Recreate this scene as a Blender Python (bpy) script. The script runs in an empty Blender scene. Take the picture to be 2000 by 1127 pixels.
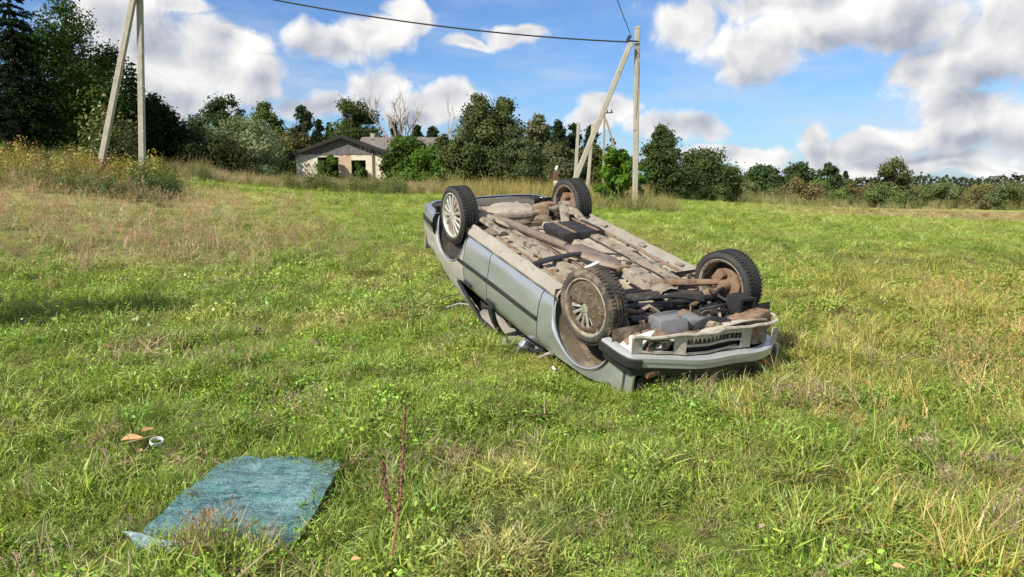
import bpy, bmesh, math, random
import numpy as np
from mathutils import Vector, Matrix, Euler

random.seed(7)
RNG = np.random.default_rng(7)
SC = bpy.context.scene
COL = SC.collection

# ------------------------------------------------------------------ camera
FPX, YH, CAMH = 1510.0, 362.0, 1.62            # focal length in photo pixels, horizon row, eye height
PITCH = math.atan((563.5 - YH) / FPX)
cd = bpy.data.cameras.new('camera')
cd.sensor_fit = 'HORIZONTAL'; cd.sensor_width = 36.0; cd.lens = 36.0 * FPX / 2000.0
cd.clip_start = 0.05; cd.clip_end = 6000
cam = bpy.data.objects.new('camera', cd); COL.objects.link(cam)
cam.location = (0, 0, CAMH); cam.rotation_euler = (math.pi / 2 - PITCH, 0, 0)
SC.camera = cam

def ray(u, v):
    a = (u - 1000) / FPX; b = (563.5 - v) / FPX
    return np.array([a, math.cos(PITCH) + b * math.sin(PITCH), -math.sin(PITCH) + b * math.cos(PITCH)])
def at(u, v, d):                                # point on a pixel's ray at distance d along +Y
    r = ray(u, v); return np.array([0, 0, CAMH]) + r * (d / r[1])
def onground(u, v, z=0.0):
    r = ray(u, v); return np.array([0, 0, CAMH]) + r * ((z - CAMH) / r[2])

# ------------------------------------------------------------------ light
SUN_AZ, SUN_EL = math.atan2(-0.70, -0.71), math.radians(39)
SUND = np.array([math.sin(SUN_AZ) * math.cos(SUN_EL), math.cos(SUN_AZ) * math.cos(SUN_EL), math.sin(SUN_EL)])
sl = bpy.data.lights.new('sun', 'SUN'); sl.energy = 5.0; sl.angle = math.radians(0.5); sl.color = (1.0, 0.92, 0.79)
sun = bpy.data.objects.new('sun', sl); COL.objects.link(sun)
sun.rotation_euler = Vector((-SUND).tolist()).to_track_quat('-Z', 'Y').to_euler(); sun.location = (-20, -15, 30)
SC.view_settings.view_transform = 'Standard'; SC.view_settings.look = 'None'
SC.view_settings.exposure = 0.45; SC.view_settings.gamma = 1.0
SC.view_settings.use_curve_mapping = False
SC.cycles.max_bounces = 4; SC.cycles.transparent_max_bounces = 6
SC.cycles.diffuse_bounces = 2; SC.cycles.glossy_bounces = 3; SC.cycles.transmission_bounces = 4
SC.cycles.use_denoising = True

# ------------------------------------------------------------------ world: sky and cumulus clouds
W = bpy.data.worlds.new('World'); SC.world = W; W.use_nodes = True
def build_world():
    nt = W.node_tree; nt.nodes.clear()
    N = nt.nodes; L = nt.links
    def q_(n, i, v):
        if isinstance(v, (int, float, tuple)): n.inputs[i].default_value = v
        else: L.new(v, n.inputs[i])
    def math_(op, a, b=None, clamp=False):
        n = N.new('ShaderNodeMath'); n.operation = op; n.use_clamp = clamp; q_(n, 0, a)
        if b is not None: q_(n, 1, b)
        return n.outputs[0]
    def vec(op, *args):
        n = N.new('ShaderNodeVectorMath'); n.operation = op
        for i, v in enumerate(args): q_(n, i, v)
        return n.outputs['Value'] if op == 'LENGTH' else n.outputs[0]
    def nz(scale, detail, rough, src):
        n = N.new('ShaderNodeTexNoise'); n.noise_dimensions = '2D'; n.inputs['Scale'].default_value = scale
        n.inputs['Detail'].default_value = detail; n.inputs['Roughness'].default_value = rough; L.new(src, n.inputs['Vector']); return n
    def ramp(src, lo, hi):
        m = N.new('ShaderNodeMapRange'); m.interpolation_type = 'SMOOTHSTEP'
        m.inputs['From Min'].default_value = lo; m.inputs['From Max'].default_value = hi
        L.new(src, m.inputs['Value']); return m.outputs['Result']
    tc = N.new('ShaderNodeTexCoord'); sp = N.new('ShaderNodeSeparateXYZ'); L.new(tc.outputs['Generated'], sp.inputs[0])
    az = math_('ARCTAN2', sp.outputs[0], sp.outputs[1]); el = math_('ARCSINE', sp.outputs[2])
    cb = N.new('ShaderNodeCombineXYZ'); L.new(az, cb.inputs[0]); L.new(el, cb.inputs[1]); P0 = cb.outputs[0]
    warp = nz(13.0, 2.0, .5, P0)
    p = vec('MULTIPLY_ADD', warp.outputs['Color'], (0.046, 0.034, 0.0), P0)
    p = vec('ADD', p, (-0.023, -0.017, 0.0))
    def gather(blobs):                            # distance to the nearest of a set of sky ellipses (0 centre, 1 rim)
        acc = None
        for (u, v, rx, ry) in blobs:
            r = ray(u, v); a0 = math.atan2(r[0], r[1]); e0 = math.atan2(r[2], math.hypot(r[0], r[1])); sx, sy = FPX / rx, FPX / ry
            d = vec('LENGTH', vec('MULTIPLY_ADD', p, (sx, sy, 0.0), (-a0 * sx, -e0 * sy, 0.0)))
            acc = d if acc is None else math_('MINIMUM', acc, d)
        return acc
    near = gather([(1335,50,66,46),(1490,85,122,66),(1610,60,115,58),(1740,45,135,52),(1560,8,230,34),
             (1900,105,135,74),(1985,60,100,95),(1800,130,60,34),
             (1920,228,105,48),(1975,255,120,52),(1850,272,125,32),(1700,287,100,30),(1590,285,38,40),(1760,317,250,18),
             (280,105,135,92),(395,125,112,78),(445,78,80,46),(495,165,62,50),(235,40,115,55),(330,185,140,46),(350,14,66,18),
             (645,82,78,36),(725,66,86,34),(795,36,48,28),(735,185,66,52),(800,215,105,38),(885,195,66,46),
             (1008,66,54,24),(910,80,54,11),(600,208,80,28),
             (1190,215,60,32),(1150,240,48,26),(1320,255,84,26),(1420,302,160,20),(1900,335,220,14)])
    dens = math_('SUBTRACT', 1.0, near)
    # outside the picture's part of the sky the same broken cumulus goes on
    o1 = math_('MULTIPLY', math_('SUBTRACT', math_('ABSOLUTE', az), 0.62), 8.0, True)
    o2 = math_('MULTIPLY', math_('SUBTRACT', el, 0.27), 8.0, True)
    outside = math_('MAXIMUM', o1, o2)
    big = nz(4.0, 2.0, .55, P0)
    bigv = math_('SUBTRACT', math_('MULTIPLY', math_('SUBTRACT', big.outputs['Fac'], 0.5), 5.0), math_('MULTIPLY', math_('SUBTRACT', 1.0, outside), 4.0))
    dens = math_('MAXIMUM', math_('MAXIMUM', dens, bigv), -1.2)
    f0 = nz(17.0, 6.0, 0.56, p).outputs['Fac']
    f1 = nz(17.0, 4.0, 0.54, vec('ADD', p, (-0.012, 0.020, 0.0))).outputs['Fac']
    g0 = nz(11.0, 2.0, 0.5, P0).outputs['Fac']; g1 = nz(11.0, 2.0, 0.5, vec('ADD', P0, (-0.018, 0.028, 0.0))).outputs['Fac']
    d0 = math_('ADD', dens, math_('MULTIPLY', math_('SUBTRACT', f0, 0.5), 1.45))
    alpha = ramp(d0, -0.18, 0.40)
    base = gather([(1510,130,150,34),(1650,100,170,34),(1890,165,140,40),(410,210,150,34),(690,108,100,20),(1740,306,200,20),(1960,292,150,26),(810,245,110,22),(600,210,90,28)])
    base = ramp(base, 1.35, 0.25)
    lit = math_('ADD', math_('MULTIPLY', math_('SUBTRACT', f0, f1), 0.80), math_('MULTIPLY', math_('SUBTRACT', g0, g1), 0.55))
    lit = math_('ADD', lit, 0.76)
    lit = math_('SUBTRACT', lit, math_('MULTIPLY', ramp(d0, .2, 1.1), 0.16))
    lit = math_('SUBTRACT', lit, math_('MULTIPLY', base, 0.25), True)
    cr = N.new('ShaderNodeValToRGB'); L.new(lit, cr.inputs[0])
    e = cr.color_ramp.elements
    e[0].position = 0.10; e[0].color = (0.20, 0.235, 0.32, 1)
    e[1].position = 0.92; e[1].color = (0.76, 0.75, 0.73, 1)
    m = e.new(0.36); m.color = (0.33, 0.355, 0.42, 1)
    m = e.new(0.60); m.color = (0.52, 0.525, 0.55, 1)
    sky = N.new('ShaderNodeTexSky'); sky.sky_type = 'NISHITA'; sky.sun_disc = False
    sky.sun_elevation = SUN_EL; sky.sun_rotation = SUN_AZ; sky.altitude = 80
    sky.air_density = 1.0; sky.dust_density = 0.6; sky.ozone_density = 2.2
    hs = N.new('ShaderNodeMixRGB'); hs.blend_type = 'MULTIPLY'; hs.inputs[0].default_value = 1
    L.new(sky.outputs[0], hs.inputs[1]); hs.inputs[2].default_value = (0.055, 0.0755, 0.104, 1)
    # thin high veil, whiter low down
    vv = N.new('ShaderNodeVectorMath'); vv.operation = 'MULTIPLY'; vv.inputs[1].default_value = (3.2, 13.0, 1); L.new(cb.outputs[0], vv.inputs[0])
    vn = N.new('ShaderNodeTexNoise'); vn.inputs['Scale'].default_value = 1.6; vn.inputs['Detail'].default_value = 5; vn.inputs['Roughness'].default_value = .6; L.new(vv.outputs[0], vn.inputs['Vector'])
    veil = math_('MULTIPLY', ramp(vn.outputs['Fac'], .40, .72), math_('MULTIPLY', ramp(el, .34, .06), .62))
    vm_ = N.new('ShaderNodeMixRGB'); L.new(veil, vm_.inputs[0]); L.new(hs.outputs[0], vm_.inputs[1]); vm_.inputs[2].default_value = (.47, .53, .62, 1)
    hs = vm_
    mix = N.new('ShaderNodeMixRGB'); L.new(alpha, mix.inputs[0]); L.new(hs.outputs[0], mix.inputs[1]); L.new(cr.outputs[0], mix.inputs[2])
    bg = N.new('ShaderNodeBackground'); bg.inputs['Strength'].default_value = 1.0; L.new(mix.outputs[0], bg.inputs['Color'])
    out = N.new('ShaderNodeOutputWorld'); L.new(bg.outputs[0], out.inputs[0])
    W.cycles.sampling_method = 'MANUAL'; W.cycles.sample_map_resolution = 256
build_world()

# ------------------------------------------------------------------ helpers
def vnoise(x, y, seed=0):
    x = np.asarray(x, float); y = np.asarray(y, float)
    xi = np.floor(x).astype(np.int64); yi = np.floor(y).astype(np.int64)
    fx = x - xi; fy = y - yi; fx = fx * fx * (3 - 2 * fx); fy = fy * fy * (3 - 2 * fy)
    def h(a, b):
        n = (a * 374761393 + b * 668265263 + seed * 1442695041) & 0x7fffffff
        n = ((n ^ (n >> 13)) * 1274126177) & 0x7fffffff
        return ((n ^ (n >> 16)) & 0xffff) / 65535.0
    return (h(xi, yi) * (1 - fx) + h(xi + 1, yi) * fx) * (1 - fy) + (h(xi, yi + 1) * (1 - fx) + h(xi + 1, yi + 1) * fx) * fy
def fbm(x, y, seed=0, octv=4):
    s = 0; a = 0.5; t = 0
    for i in range(octv):
        s = s + a * vnoise(np.asarray(x) * 2 ** i, np.asarray(y) * 2 ** i, seed + i * 17); t += a; a *= 0.55
    return s / t
def sstep(a, b, x):
    t = np.clip((np.asarray(x, float) - a) / (b - a), 0, 1); return t * t * (3 - 2 * t)

def link(o, parent=None):
    COL.objects.link(o)
    if parent is not None: o.parent = parent
    return o
def tag(o, label=None, cat=None, group=None, kind=None):
    if label: o['label'] = label
    if cat: o['category'] = cat
    if group: o['group'] = group
    if kind: o['kind'] = kind
    return o
def empty(name, loc, label=None, cat=None, group=None, rot=(0, 0, 0)):
    o = bpy.data.objects.new(name, None); o.empty_display_size = 0.2
    o.location = tuple(map(float, loc)); o.rotation_euler = rot
    link(o); return tag(o, label, cat, group)
def fast_mesh(name, V, F, mat=None, cols=None, smooth=False):
    """V (n,3), F (m,k) constant polygon size or list of lists"""
    me = bpy.data.meshes.new(name)
    V = np.asarray(V, np.float32)
    if isinstance(F, np.ndarray):
        m, k = F.shape
        me.vertices.add(len(V)); me.vertices.foreach_set('co', V.ravel())
        me.loops.add(m * k); me.loops.foreach_set('vertex_index', F.astype(np.int32).ravel())
        me.polygons.add(m); me.polygons.foreach_set('loop_start', np.arange(0, m * k, k, dtype=np.int32))
        me.update(calc_edges=True)
    else:
        me.from_pydata(V.tolist(), [], F)
    if cols is not None:
        a = me.attributes.new('tone', 'FLOAT_COLOR', 'POINT')
        c = np.ones((len(V), 4), np.float32); c[:, :3] = cols; a.data.foreach_set('color', c.ravel())
    if smooth: me.polygons.foreach_set('use_smooth', np.ones(len(me.polygons), bool))
    if mat: me.materials.append(mat)
    return me
class MB:
    """collects shapes into one mesh"""
    def __init__(s): s.V = []; s.F = []
    def add(s, V, F):
        b = len(s.V); s.V += [tuple(map(float, v)) for v in V]; s.F += [[i + b for i in f] for f in F]; return s
    def box(s, c, d, rot=None, ch=0.0, taper=1.0):
        """chamfered box, centre c, full size d"""
        bm = bmesh.new(); bmesh.ops.create_cube(bm, size=1.0)
        for v in bm.verts:
            k = taper if v.co.z > 0 else 1.0
            v.co = Vector((v.co.x * d[0] * k, v.co.y * d[1] * k, v.co.z * d[2]))
        if ch: bmesh.ops.bevel(bm, geom=bm.edges[:], offset=ch, segments=2, affect='EDGES', profile=0.6)
        M = Euler(rot).to_matrix() if rot else Matrix.Identity(3)
        bm.verts.index_update()
        s.add([M @ v.co + Vector(c) for v in bm.verts], [[v.index for v in f.verts] for f in bm.faces]); bm.free(); return s
    def tube(s, pts, rad, n=8, caps=True, flat=1.0):
        pts = [Vector(p) for p in pts]; rad = rad if hasattr(rad, '__len__') else [rad] * len(pts)
        V = []; F = []
        up = Vector((0, 0, 1))
        for i, p in enumerate(pts):
            t = (pts[min(i + 1, len(pts) - 1)] - pts[max(i - 1, 0)]).normalized()
            u = up - t * up.dot(t)
            if u.length < 0.05: u = Vector((1, 0, 0)) - t * t.x
            u.normalize(); w = t.cross(u)
            for k in range(n):
                a = 2 * math.pi * k / n
                V.append(p + (w * math.cos(a) + u * math.sin(a) * flat) * rad[i])
        for i in range(len(pts) - 1):
            for k in range(n):
                F.append([i * n + k, i * n + (k + 1) % n, (i + 1) * n + (k + 1) % n, (i + 1) * n + k])
        if caps: F.append(list(range(n))[::-1]); F.append([(len(pts) - 1) * n + k for k in range(n)])
        return s.add(V, F)
    def lathe(s, prof, n=32, axis='Y', c=(0, 0, 0), close=False):
        V = []; F = []
        for (r, h) in prof:
            for k in range(n):
                a = 2 * math.pi * k / n
                if axis == 'Y': V.append((c[0] + r * math.cos(a), c[1] + h, c[2] + r * math.sin(a)))
                else: V.append((c[0] + r * math.cos(a), c[1] + r * math.sin(a), c[2] + h))
        m = len(prof)
        for i in range(m if close else m - 1):
            j = (i + 1) % m
            for k in range(n): F.append([i * n + k, i * n + (k + 1) % n, j * n + (k + 1) % n, j * n + k])
        return s.add(V, F)
    def sheet(s, G, thick=0.0, out=(0, 0, 1)):
        """G[i][j] grid of points; with a thickness it becomes a closed shell"""
        ni = len(G); nj = len(G[0]); V = [Vector(p) for r in G for p in r]
        F = [[i * nj + j, (i + 1) * nj + j, (i + 1) * nj + j + 1, i * nj + j + 1] for i in range(ni - 1) for j in range(nj - 1)]
        if thick:
            o = Vector(out) * thick; nb = len(V); V = V + [v - o for v in V]
            F2 = [[k + nb for k in f[::-1]] for f in F]
            rim = [(i, 0) for i in range(ni)] + [(ni - 1, j) for j in range(1, nj)] + [(i, nj - 1) for i in range(ni - 2, -1, -1)] + [(0, j) for j in range(nj - 2, 0, -1)]
            R_ = [i * nj + j for i, j in rim]
            F = F + F2 + [[R_[k], R_[(k + 1) % len(R_)], R_[(k + 1) % len(R_)] + nb, R_[k] + nb] for k in range(len(R_))]
        return s.add(V, F)
    def build(s, name, mat, parent=None, smooth=35):
        me = bpy.data.meshes.new(name); me.from_pydata(s.V, [], s.F); me.materials.append(mat)
        bm = bmesh.new(); bm.from_mesh(me); bmesh.ops.recalc_face_normals(bm, faces=bm.faces[:]); bm.to_mesh(me); bm.free()
        if smooth:
            me.polygons.foreach_set('use_smooth', np.ones(len(me.polygons), bool)); me.set_sharp_from_angle(angle=math.radians(smooth))
        return link(bpy.data.objects.new(name, me), parent)

# ------------------------------------------------------------------ materials
def newmat(name):
    m = bpy.data.materials.new(name); m.use_nodes = True; nt = m.node_tree
    b = nt.nodes['Principled BSDF']; return m, nt, b
def rgba(c): return (c[0], c[1], c[2], 1)
def noise_node(nt, scale, detail=4, rough=0.55, coord='Object', vec=None):
    n = nt.nodes.new('ShaderNodeTexNoise'); n.inputs['Scale'].default_value = scale
    n.inputs['Detail'].default_value = detail; n.inputs['Roughness'].default_value = rough
    if vec is None:
        t = nt.nodes.new('ShaderNodeTexCoord'); vec = t.outputs[coord]
    nt.links.new(vec, n.inputs['Vector']); return n
def ramp_node(nt, src, lo, hi):
    m = nt.nodes.new('ShaderNodeMapRange'); m.inputs['From Min'].default_value = lo; m.inputs['From Max'].default_value = hi
    m.interpolation_type = 'SMOOTHSTEP'; nt.links.new(src, m.inputs['Value']); return m.outputs['Result']
def mixc(nt, fac, a, b, mode='MIX'):
    m = nt.nodes.new('ShaderNodeMixRGB'); m.blend_type = mode
    for i, q in enumerate((fac, a, b)):
        if isinstance(q, (int, float)): m.inputs[i].default_value = q
        elif isinstance(q, tuple): m.inputs[i].default_value = rgba(q)
        else: nt.links.new(q, m.inputs[i])
    return m.outputs[0]
def bump(nt, b, src, strength=0.3, dist=0.02):
    n = nt.nodes.new('ShaderNodeBump'); n.inputs['Strength'].default_value = strength; n.inputs['Distance'].default_value = dist
    nt.links.new(src, n.inputs['Height']); nt.links.new(n.outputs[0], b.inputs['Normal'])
def rough_mat(name, c1, c2, scale=6, rough=0.8, metal=0.0, dirt=None, dirt_amt=(0.5, 0.65), dscale=5, bstr=0.25, bdist=0.01, coord='Object', coat=0.0, c3=None):
    m, nt, b = newmat(name)
    n = noise_node(nt, scale, 6, 0.6, coord)
    col = mixc(nt, ramp_node(nt, n.outputs['Fac'], 0.3, 0.7), c1, c2)
    if c3:
        n3 = noise_node(nt, scale * 4.7, 3, 0.6, coord); col = mixc(nt, ramp_node(nt, n3.outputs['Fac'], 0.55, 0.72), col, c3)
    b.inputs['Roughness'].default_value = rough; b.inputs['Metallic'].default_value = metal; b.inputs['Coat Weight'].default_value = coat
    if dirt:
        d = noise_node(nt, dscale, 8, 0.68, coord)
        f = ramp_node(nt, d.outputs['Fac'], *dirt_amt)
        col = mixc(nt, f, col, dirt)
        for key, lo, hi in (('Roughness', rough, 0.9), ('Metallic', metal, 0.0), ('Coat Weight', coat, 0.0)):
            if lo == hi: continue
            r = nt.nodes.new('ShaderNodeMapRange'); r.inputs['To Min'].default_value = lo; r.inputs['To Max'].default_value = hi
            nt.links.new(f, r.inputs['Value']); nt.links.new(r.outputs[0], b.inputs[key])
    nt.links.new(col, b.inputs['Base Color'])
    nb = noise_node(nt, scale * 6, 5, 0.65, coord); bump(nt, b, nb.outputs['Fac'], bstr, bdist)
    return m
def leaf_mat(name, trans=0.3, gloss=0.05, inst=False, rnd=0.25):
    m, nt, b = newmat(name); nt.nodes.remove(b)
    a = nt.nodes.new('ShaderNodeAttribute'); a.attribute_name = 'tone'; col = a.outputs['Color']
    if inst:
        t = nt.nodes.new('ShaderNodeAttribute'); t.attribute_type = 'INSTANCER'; t.attribute_name = 'tint'
        col = mixc(nt, 1.0, col, t.outputs['Color'], 'MULTIPLY')
    d = nt.nodes.new('ShaderNodeBsdfDiffuse'); nt.links.new(col, d.inputs[0])
    tr = nt.nodes.new('ShaderNodeBsdfTranslucent'); tc = mixc(nt, 1.0, col, (1.15, 1.2, 0.6), 'MULTIPLY'); nt.links.new(tc, tr.inputs[0])
    mx = nt.nodes.new('ShaderNodeMixShader'); mx.inputs[0].default_value = trans
    nt.links.new(d.outputs[0], mx.inputs[1]); nt.links.new(tr.outputs[0], mx.inputs[2]); last = mx
    if gloss:
        gl = nt.nodes.new('ShaderNodeBsdfGlossy'); gl.inputs['Roughness'].default_value = 0.45
        mg = nt.nodes.new('ShaderNodeMixShader'); mg.inputs[0].default_value = gloss
        nt.links.new(mx.outputs[0], mg.inputs[1]); nt.links.new(gl.outputs[0], mg.inputs[2]); last = mg
    nt.links.new(last.outputs[0], nt.nodes['Material Output'].inputs[0])
    return m

MUD = (0.23, 0.165, 0.10); DUST = (0.36, 0.31, 0.235)
M = {}
M['paint'] = rough_mat('silver_paint', (0.45, 0.475, 0.505), (0.49, 0.515, 0.54), 3, 0.29, 0.66, (0.34, 0.31, 0.24), (0.58, 0.95), 3, 0.03, 0.002, coat=0.6)
M['paint_dirty'] = rough_mat('muddy_silver_paint', (0.45, 0.46, 0.46), (0.40, 0.39, 0.36), 5, 0.42, 0.45, (0.36, 0.315, 0.24), (0.30, 0.78), 6, 0.15, 0.004)
M['floor'] = rough_mat('dusty_underseal', (0.36, 0.315, 0.245), (0.27, 0.235, 0.18), 4, 0.95, 0, (0.085, 0.068, 0.052), (0.55, 0.70), 7, 0.5, 0.010, c3=(0.44, 0.395, 0.315))
M['rail'] = rough_mat('dusty_frame_steel', (0.30, 0.255, 0.195), (0.21, 0.175, 0.135), 8, 0.9, 0, (0.075, 0.058, 0.044), (0.50, 0.64), 13, 0.4, 0.008)
M['rust'] = rough_mat('rusty_steel', (0.19, 0.115, 0.07), (0.27, 0.19, 0.125), 9, 0.85, 0.1, (0.09, 0.055, 0.035), (0.5, 0.66), 16, 0.5, 0.006)
M['exhaust'] = rough_mat('scorched_exhaust_steel', (0.15, 0.115, 0.10), (0.22, 0.17, 0.14), 7, 0.62, 0.35, (0.30, 0.22, 0.15), (0.52, 0.68), 11, 0.3, 0.004)
M['rubber'] = rough_mat('black_tyre_rubber', (0.020, 0.020, 0.021), (0.035, 0.033, 0.031), 9, 0.75, 0, (0.16, 0.13, 0.095), (0.60, 0.78), 9, 0.35, 0.004)
M['rubber_mud'] = rough_mat('muddy_tyre_rubber', (0.03, 0.028, 0.026), (0.06, 0.052, 0.043), 9, 0.85, 0, (0.19, 0.145, 0.10), (0.46, 0.62), 6, 0.6, 0.01)
M['black'] = rough_mat('black_plastic', (0.018, 0.018, 0.020), (0.030, 0.030, 0.032), 12, 0.5, 0, (0.15, 0.12, 0.09), (0.60, 0.76), 8, 0.2, 0.003)
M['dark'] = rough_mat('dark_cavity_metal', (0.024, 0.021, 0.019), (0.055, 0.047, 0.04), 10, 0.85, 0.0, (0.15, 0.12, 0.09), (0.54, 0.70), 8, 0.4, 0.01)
M['alloy'] = rough_mat('silver_alloy', (0.62, 0.61, 0.56), (0.55, 0.53, 0.48), 14, 0.4, 0.55, (0.34, 0.27, 0.18), (0.54, 0.70), 14, 0.15, 0.003)
M['alloy_mud'] = rough_mat('mud_caked_alloy', (0.115, 0.08, 0.052), (0.19, 0.14, 0.095), 18, 0.95, 0.0, (0.28, 0.25, 0.11), (0.62, 0.72), 26, 0.9, 0.03)
M['alloy_dirty'] = rough_mat('dirty_alloy', (0.50, 0.48, 0.43), (0.40, 0.37, 0.31), 14, 0.5, 0.4, (0.20, 0.15, 0.10), (0.42, 0.58), 9, 0.3, 0.004)
M['alu'] = rough_mat('cast_aluminium', (0.27, 0.28, 0.295), (0.21, 0.215, 0.22), 7, 0.55, 0.4, (0.20, 0.16, 0.12), (0.50, 0.68), 9, 0.2, 0.004)
M['amber'] = rough_mat('amber_lens', (0.42, 0.11, 0.025), (0.32, 0.08, 0.02), 14, 0.3, 0, (0.15, 0.11, 0.08), (0.44, 0.58), 18, 0.2, 0.004, coat=0.6)
M['trim'] = rough_mat('dark_rub_strip', (0.017, 0.018, 0.020), (0.028, 0.028, 0.03), 10, 0.45, 0, None)
M['whitep'] = rough_mat('white_plastic', (0.66, 0.66, 0.63), (0.58, 0.58, 0.55), 10, 0.4, 0, None, bstr=0.05)
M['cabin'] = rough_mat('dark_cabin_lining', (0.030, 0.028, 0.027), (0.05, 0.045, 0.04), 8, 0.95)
M['concrete'] = rough_mat('weathered_concrete', (0.37, 0.34, 0.285), (0.30, 0.275, 0.225), 3, 0.9, 0, (0.22, 0.195, 0.15), (0.54, 0.70), 5, 0.3, 0.01, c3=(0.44, 0.41, 0.35))
M['wood'] = rough_mat('weathered_grey_wood', (0.30, 0.255, 0.20), (0.22, 0.185, 0.145), 4, 0.9, 0, None, bstr=0.5, bdist=0.02)
M['bark'] = rough_mat('brown_bark', (0.10, 0.075, 0.055), (0.17, 0.135, 0.10), 4, 0.95, 0, None, bstr=0.7, bdist=0.03)
M['deadbark'] = rough_mat('bleached_dead_bark', (0.27, 0.22, 0.18), (0.38, 0.32, 0.27), 4, 0.9)
M['cable'] = rough_mat('black_cable', (0.02, 0.02, 0.022), (0.03, 0.03, 0.03), 5, 0.6)
M['leaf'] = leaf_mat('foliage', 0.32, 0.0)
M['grass'] = leaf_mat('grass_blades', 0.32, 0.04, inst=True)

# ------------------------------------------------------------------ terrain
CP = []
for a in (-1.2, -.7, -.35, 0, .35, .7, 1.2):
    for d in (0.8, 3, 7, 11.5): CP.append((a, d, 0.0))
rows = {18: (.40, .30, .20, .15, .10, .04, 0), 28: (1.5, 1.65, 1.05, .75, .62, .3, .02), 45: (2.6, 2.3, 1.35, 1.15, .7, .05, -.35),
        65: (3.2, 2.6, 1.5, 1.35, .5, -.15, -.8), 130: (4.5, 3.5, 2.5, 1.5, 0, -1.45, -1.85), 400: (8, 6, 4, 2, 0.5, -1, -2), 1800: (14, 10, 6, 3, 2, 1, 0)}
for d, zs in rows.items():
    for a, z in zip((-.9, -.5, -.24, -.04, .16, .36, .66), zs): CP.append((a, d, z))
CP = np.array(CP)
_Q = np.stack([CP[:, 0] * 2.2, np.log(CP[:, 1])], 1)
def _tps(r2): return 0.5 * r2 * np.log(r2 + 1e-9)
_n = len(CP); _K = _tps(((_Q[:, None] - _Q[None]) ** 2).sum(-1)) + np.eye(_n) * 0.01
_P = np.concatenate([np.ones((_n, 1)), _Q], 1)
_A = np.block([[_K, _P], [_P.T, np.zeros((3, 3))]]); _w = np.linalg.solve(_A, np.concatenate([CP[:, 2], np.zeros(3)]))
def terrain(x, y):
    x = np.atleast_1d(np.asarray(x, float)); y = np.atleast_1d(np.asarray(y, float)) * np.ones_like(x)
    r = np.maximum(np.hypot(x, y), 0.8); a = np.clip(np.arctan2(x, y), -0.9, 0.9)
    q = np.stack([a * 2.2, np.log(np.minimum(r, 1800))], 1)
    z = np.empty(len(x))
    for i in range(0, len(x), 20000):
        k = _tps(((q[i:i + 20000, None] - _Q[None]) ** 2).sum(-1))
        z[i:i + 20000] = k @ _w[:_n] + _w[_n] + q[i:i + 20000] @ _w[_n + 1:]
    back = sstep(1.0, 2.2, np.abs(np.arctan2(x, y)))
    z = z * (1 - back)
    return z * sstep(8, 16, r)
def tz(x, y): return float(terrain([x], [y])[0])
RUTS_SHADE_DIPS = [(-3.65, 7.15, .40, .20, -.06), (-2.75, 8.75, .55, .16, -.05), (-4.55, 6.9, .3, .12, -.06), (-5.3, 9.9, 2.0, .35, -.10), (-7.2, 11.6, 1.8, .4, -.10)]  # far-left pair of hollows is shaped to darken like a shadow streak
def micro(x, y):
    r = np.hypot(x, y); f = sstep(60, 6, r) if False else 1 - sstep(20, 60, r)
    z = (fbm(x * 1.3, y * 1.3, 3, 3) - .5) * 0.13 * f + (fbm(x * 4.2, y * 4.2, 9, 2) - .5) * 0.075 * (1 - sstep(10, 20, r))
    for (cx, cy, rx, ry, dz) in RUTS_SHADE_DIPS: z = z + dz * np.exp(-((x - cx) / rx) ** 2 - ((y - cy) / ry) ** 2)
    return z

C_FRESH = np.array([.285, .385, .066]); C_YEL = np.array([.430, .440, .115]); C_DEEP = np.array([.165, .270, .046])
C_TAN = np.array([.480, .390, .230]); C_PINK = np.array([.500, .400, .260]); C_EARTH = np.array([.115, .085, .055]); C_BRN = np.array([.36, .285, .15])
def field_colour(x, y):
    """colour of the sward at a place: patches of green, yellow, seed-head pink and mown stubble"""
    x = np.asarray(x, float); y = np.asarray(y, float)
    n1 = fbm(x * .55, y * .55, 21, 4)[:, None]; n2 = fbm(x * 1.7, y * 1.7, 33, 3)[:, None]; n3 = fbm(x * .16, y * .16, 41, 3)[:, None]
    c = C_FRESH + (C_YEL - C_FRESH) * sstep(.45, .72, n1) * .8
    c = c + (C_DEEP - c) * sstep(.52, .75, n2) * .55
    c = c + (C_TAN - c) * sstep(.62, .80, fbm(x * .9 + 7, y * .9, 55, 4)[:, None]) * .35
    a = (x / np.maximum(y, .5))[:, None]; d = y[:, None]
    pink = sstep(-.18, -.42, a) if False else (1 - sstep(-.46, -.20, a)) * sstep(12.5, 16, d) * (1 - sstep(26, 30, d))
    c = c + (C_PINK - c) * np.clip(pink * (.1 + .9 * n3), 0, .7)
    stub = sstep(.22, .5, a) * sstep(22, 34, d) * sstep(.34, .52, fbm(x * .05, y * .16, 61, 3)[:, None])
    c = c + (C_BRN * 1.15 - c) * stub * .9
    yel = sstep(.30, .48, a) * (1 - sstep(14, 20, d)) * sstep(5, 8, d)
    c = c + (np.array([.36, .33, .08]) - c) * yel * .55
    mown = sstep(28, 36, d) * (1 - sstep(.0, .2, a)) * .5
    c = c + (np.array([.27, .33, .07]) - c) * mown
    return c
def bare(x, y):
    b = np.zeros_like(np.asarray(x, float))
    for (cx, cy, rx, ry, dz) in RUTS_SHADE_DIPS[:3]: b = np.maximum(b, np.exp(-((x - cx) / rx) ** 2 - ((y - cy) / ry) ** 2))
    return b

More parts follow.
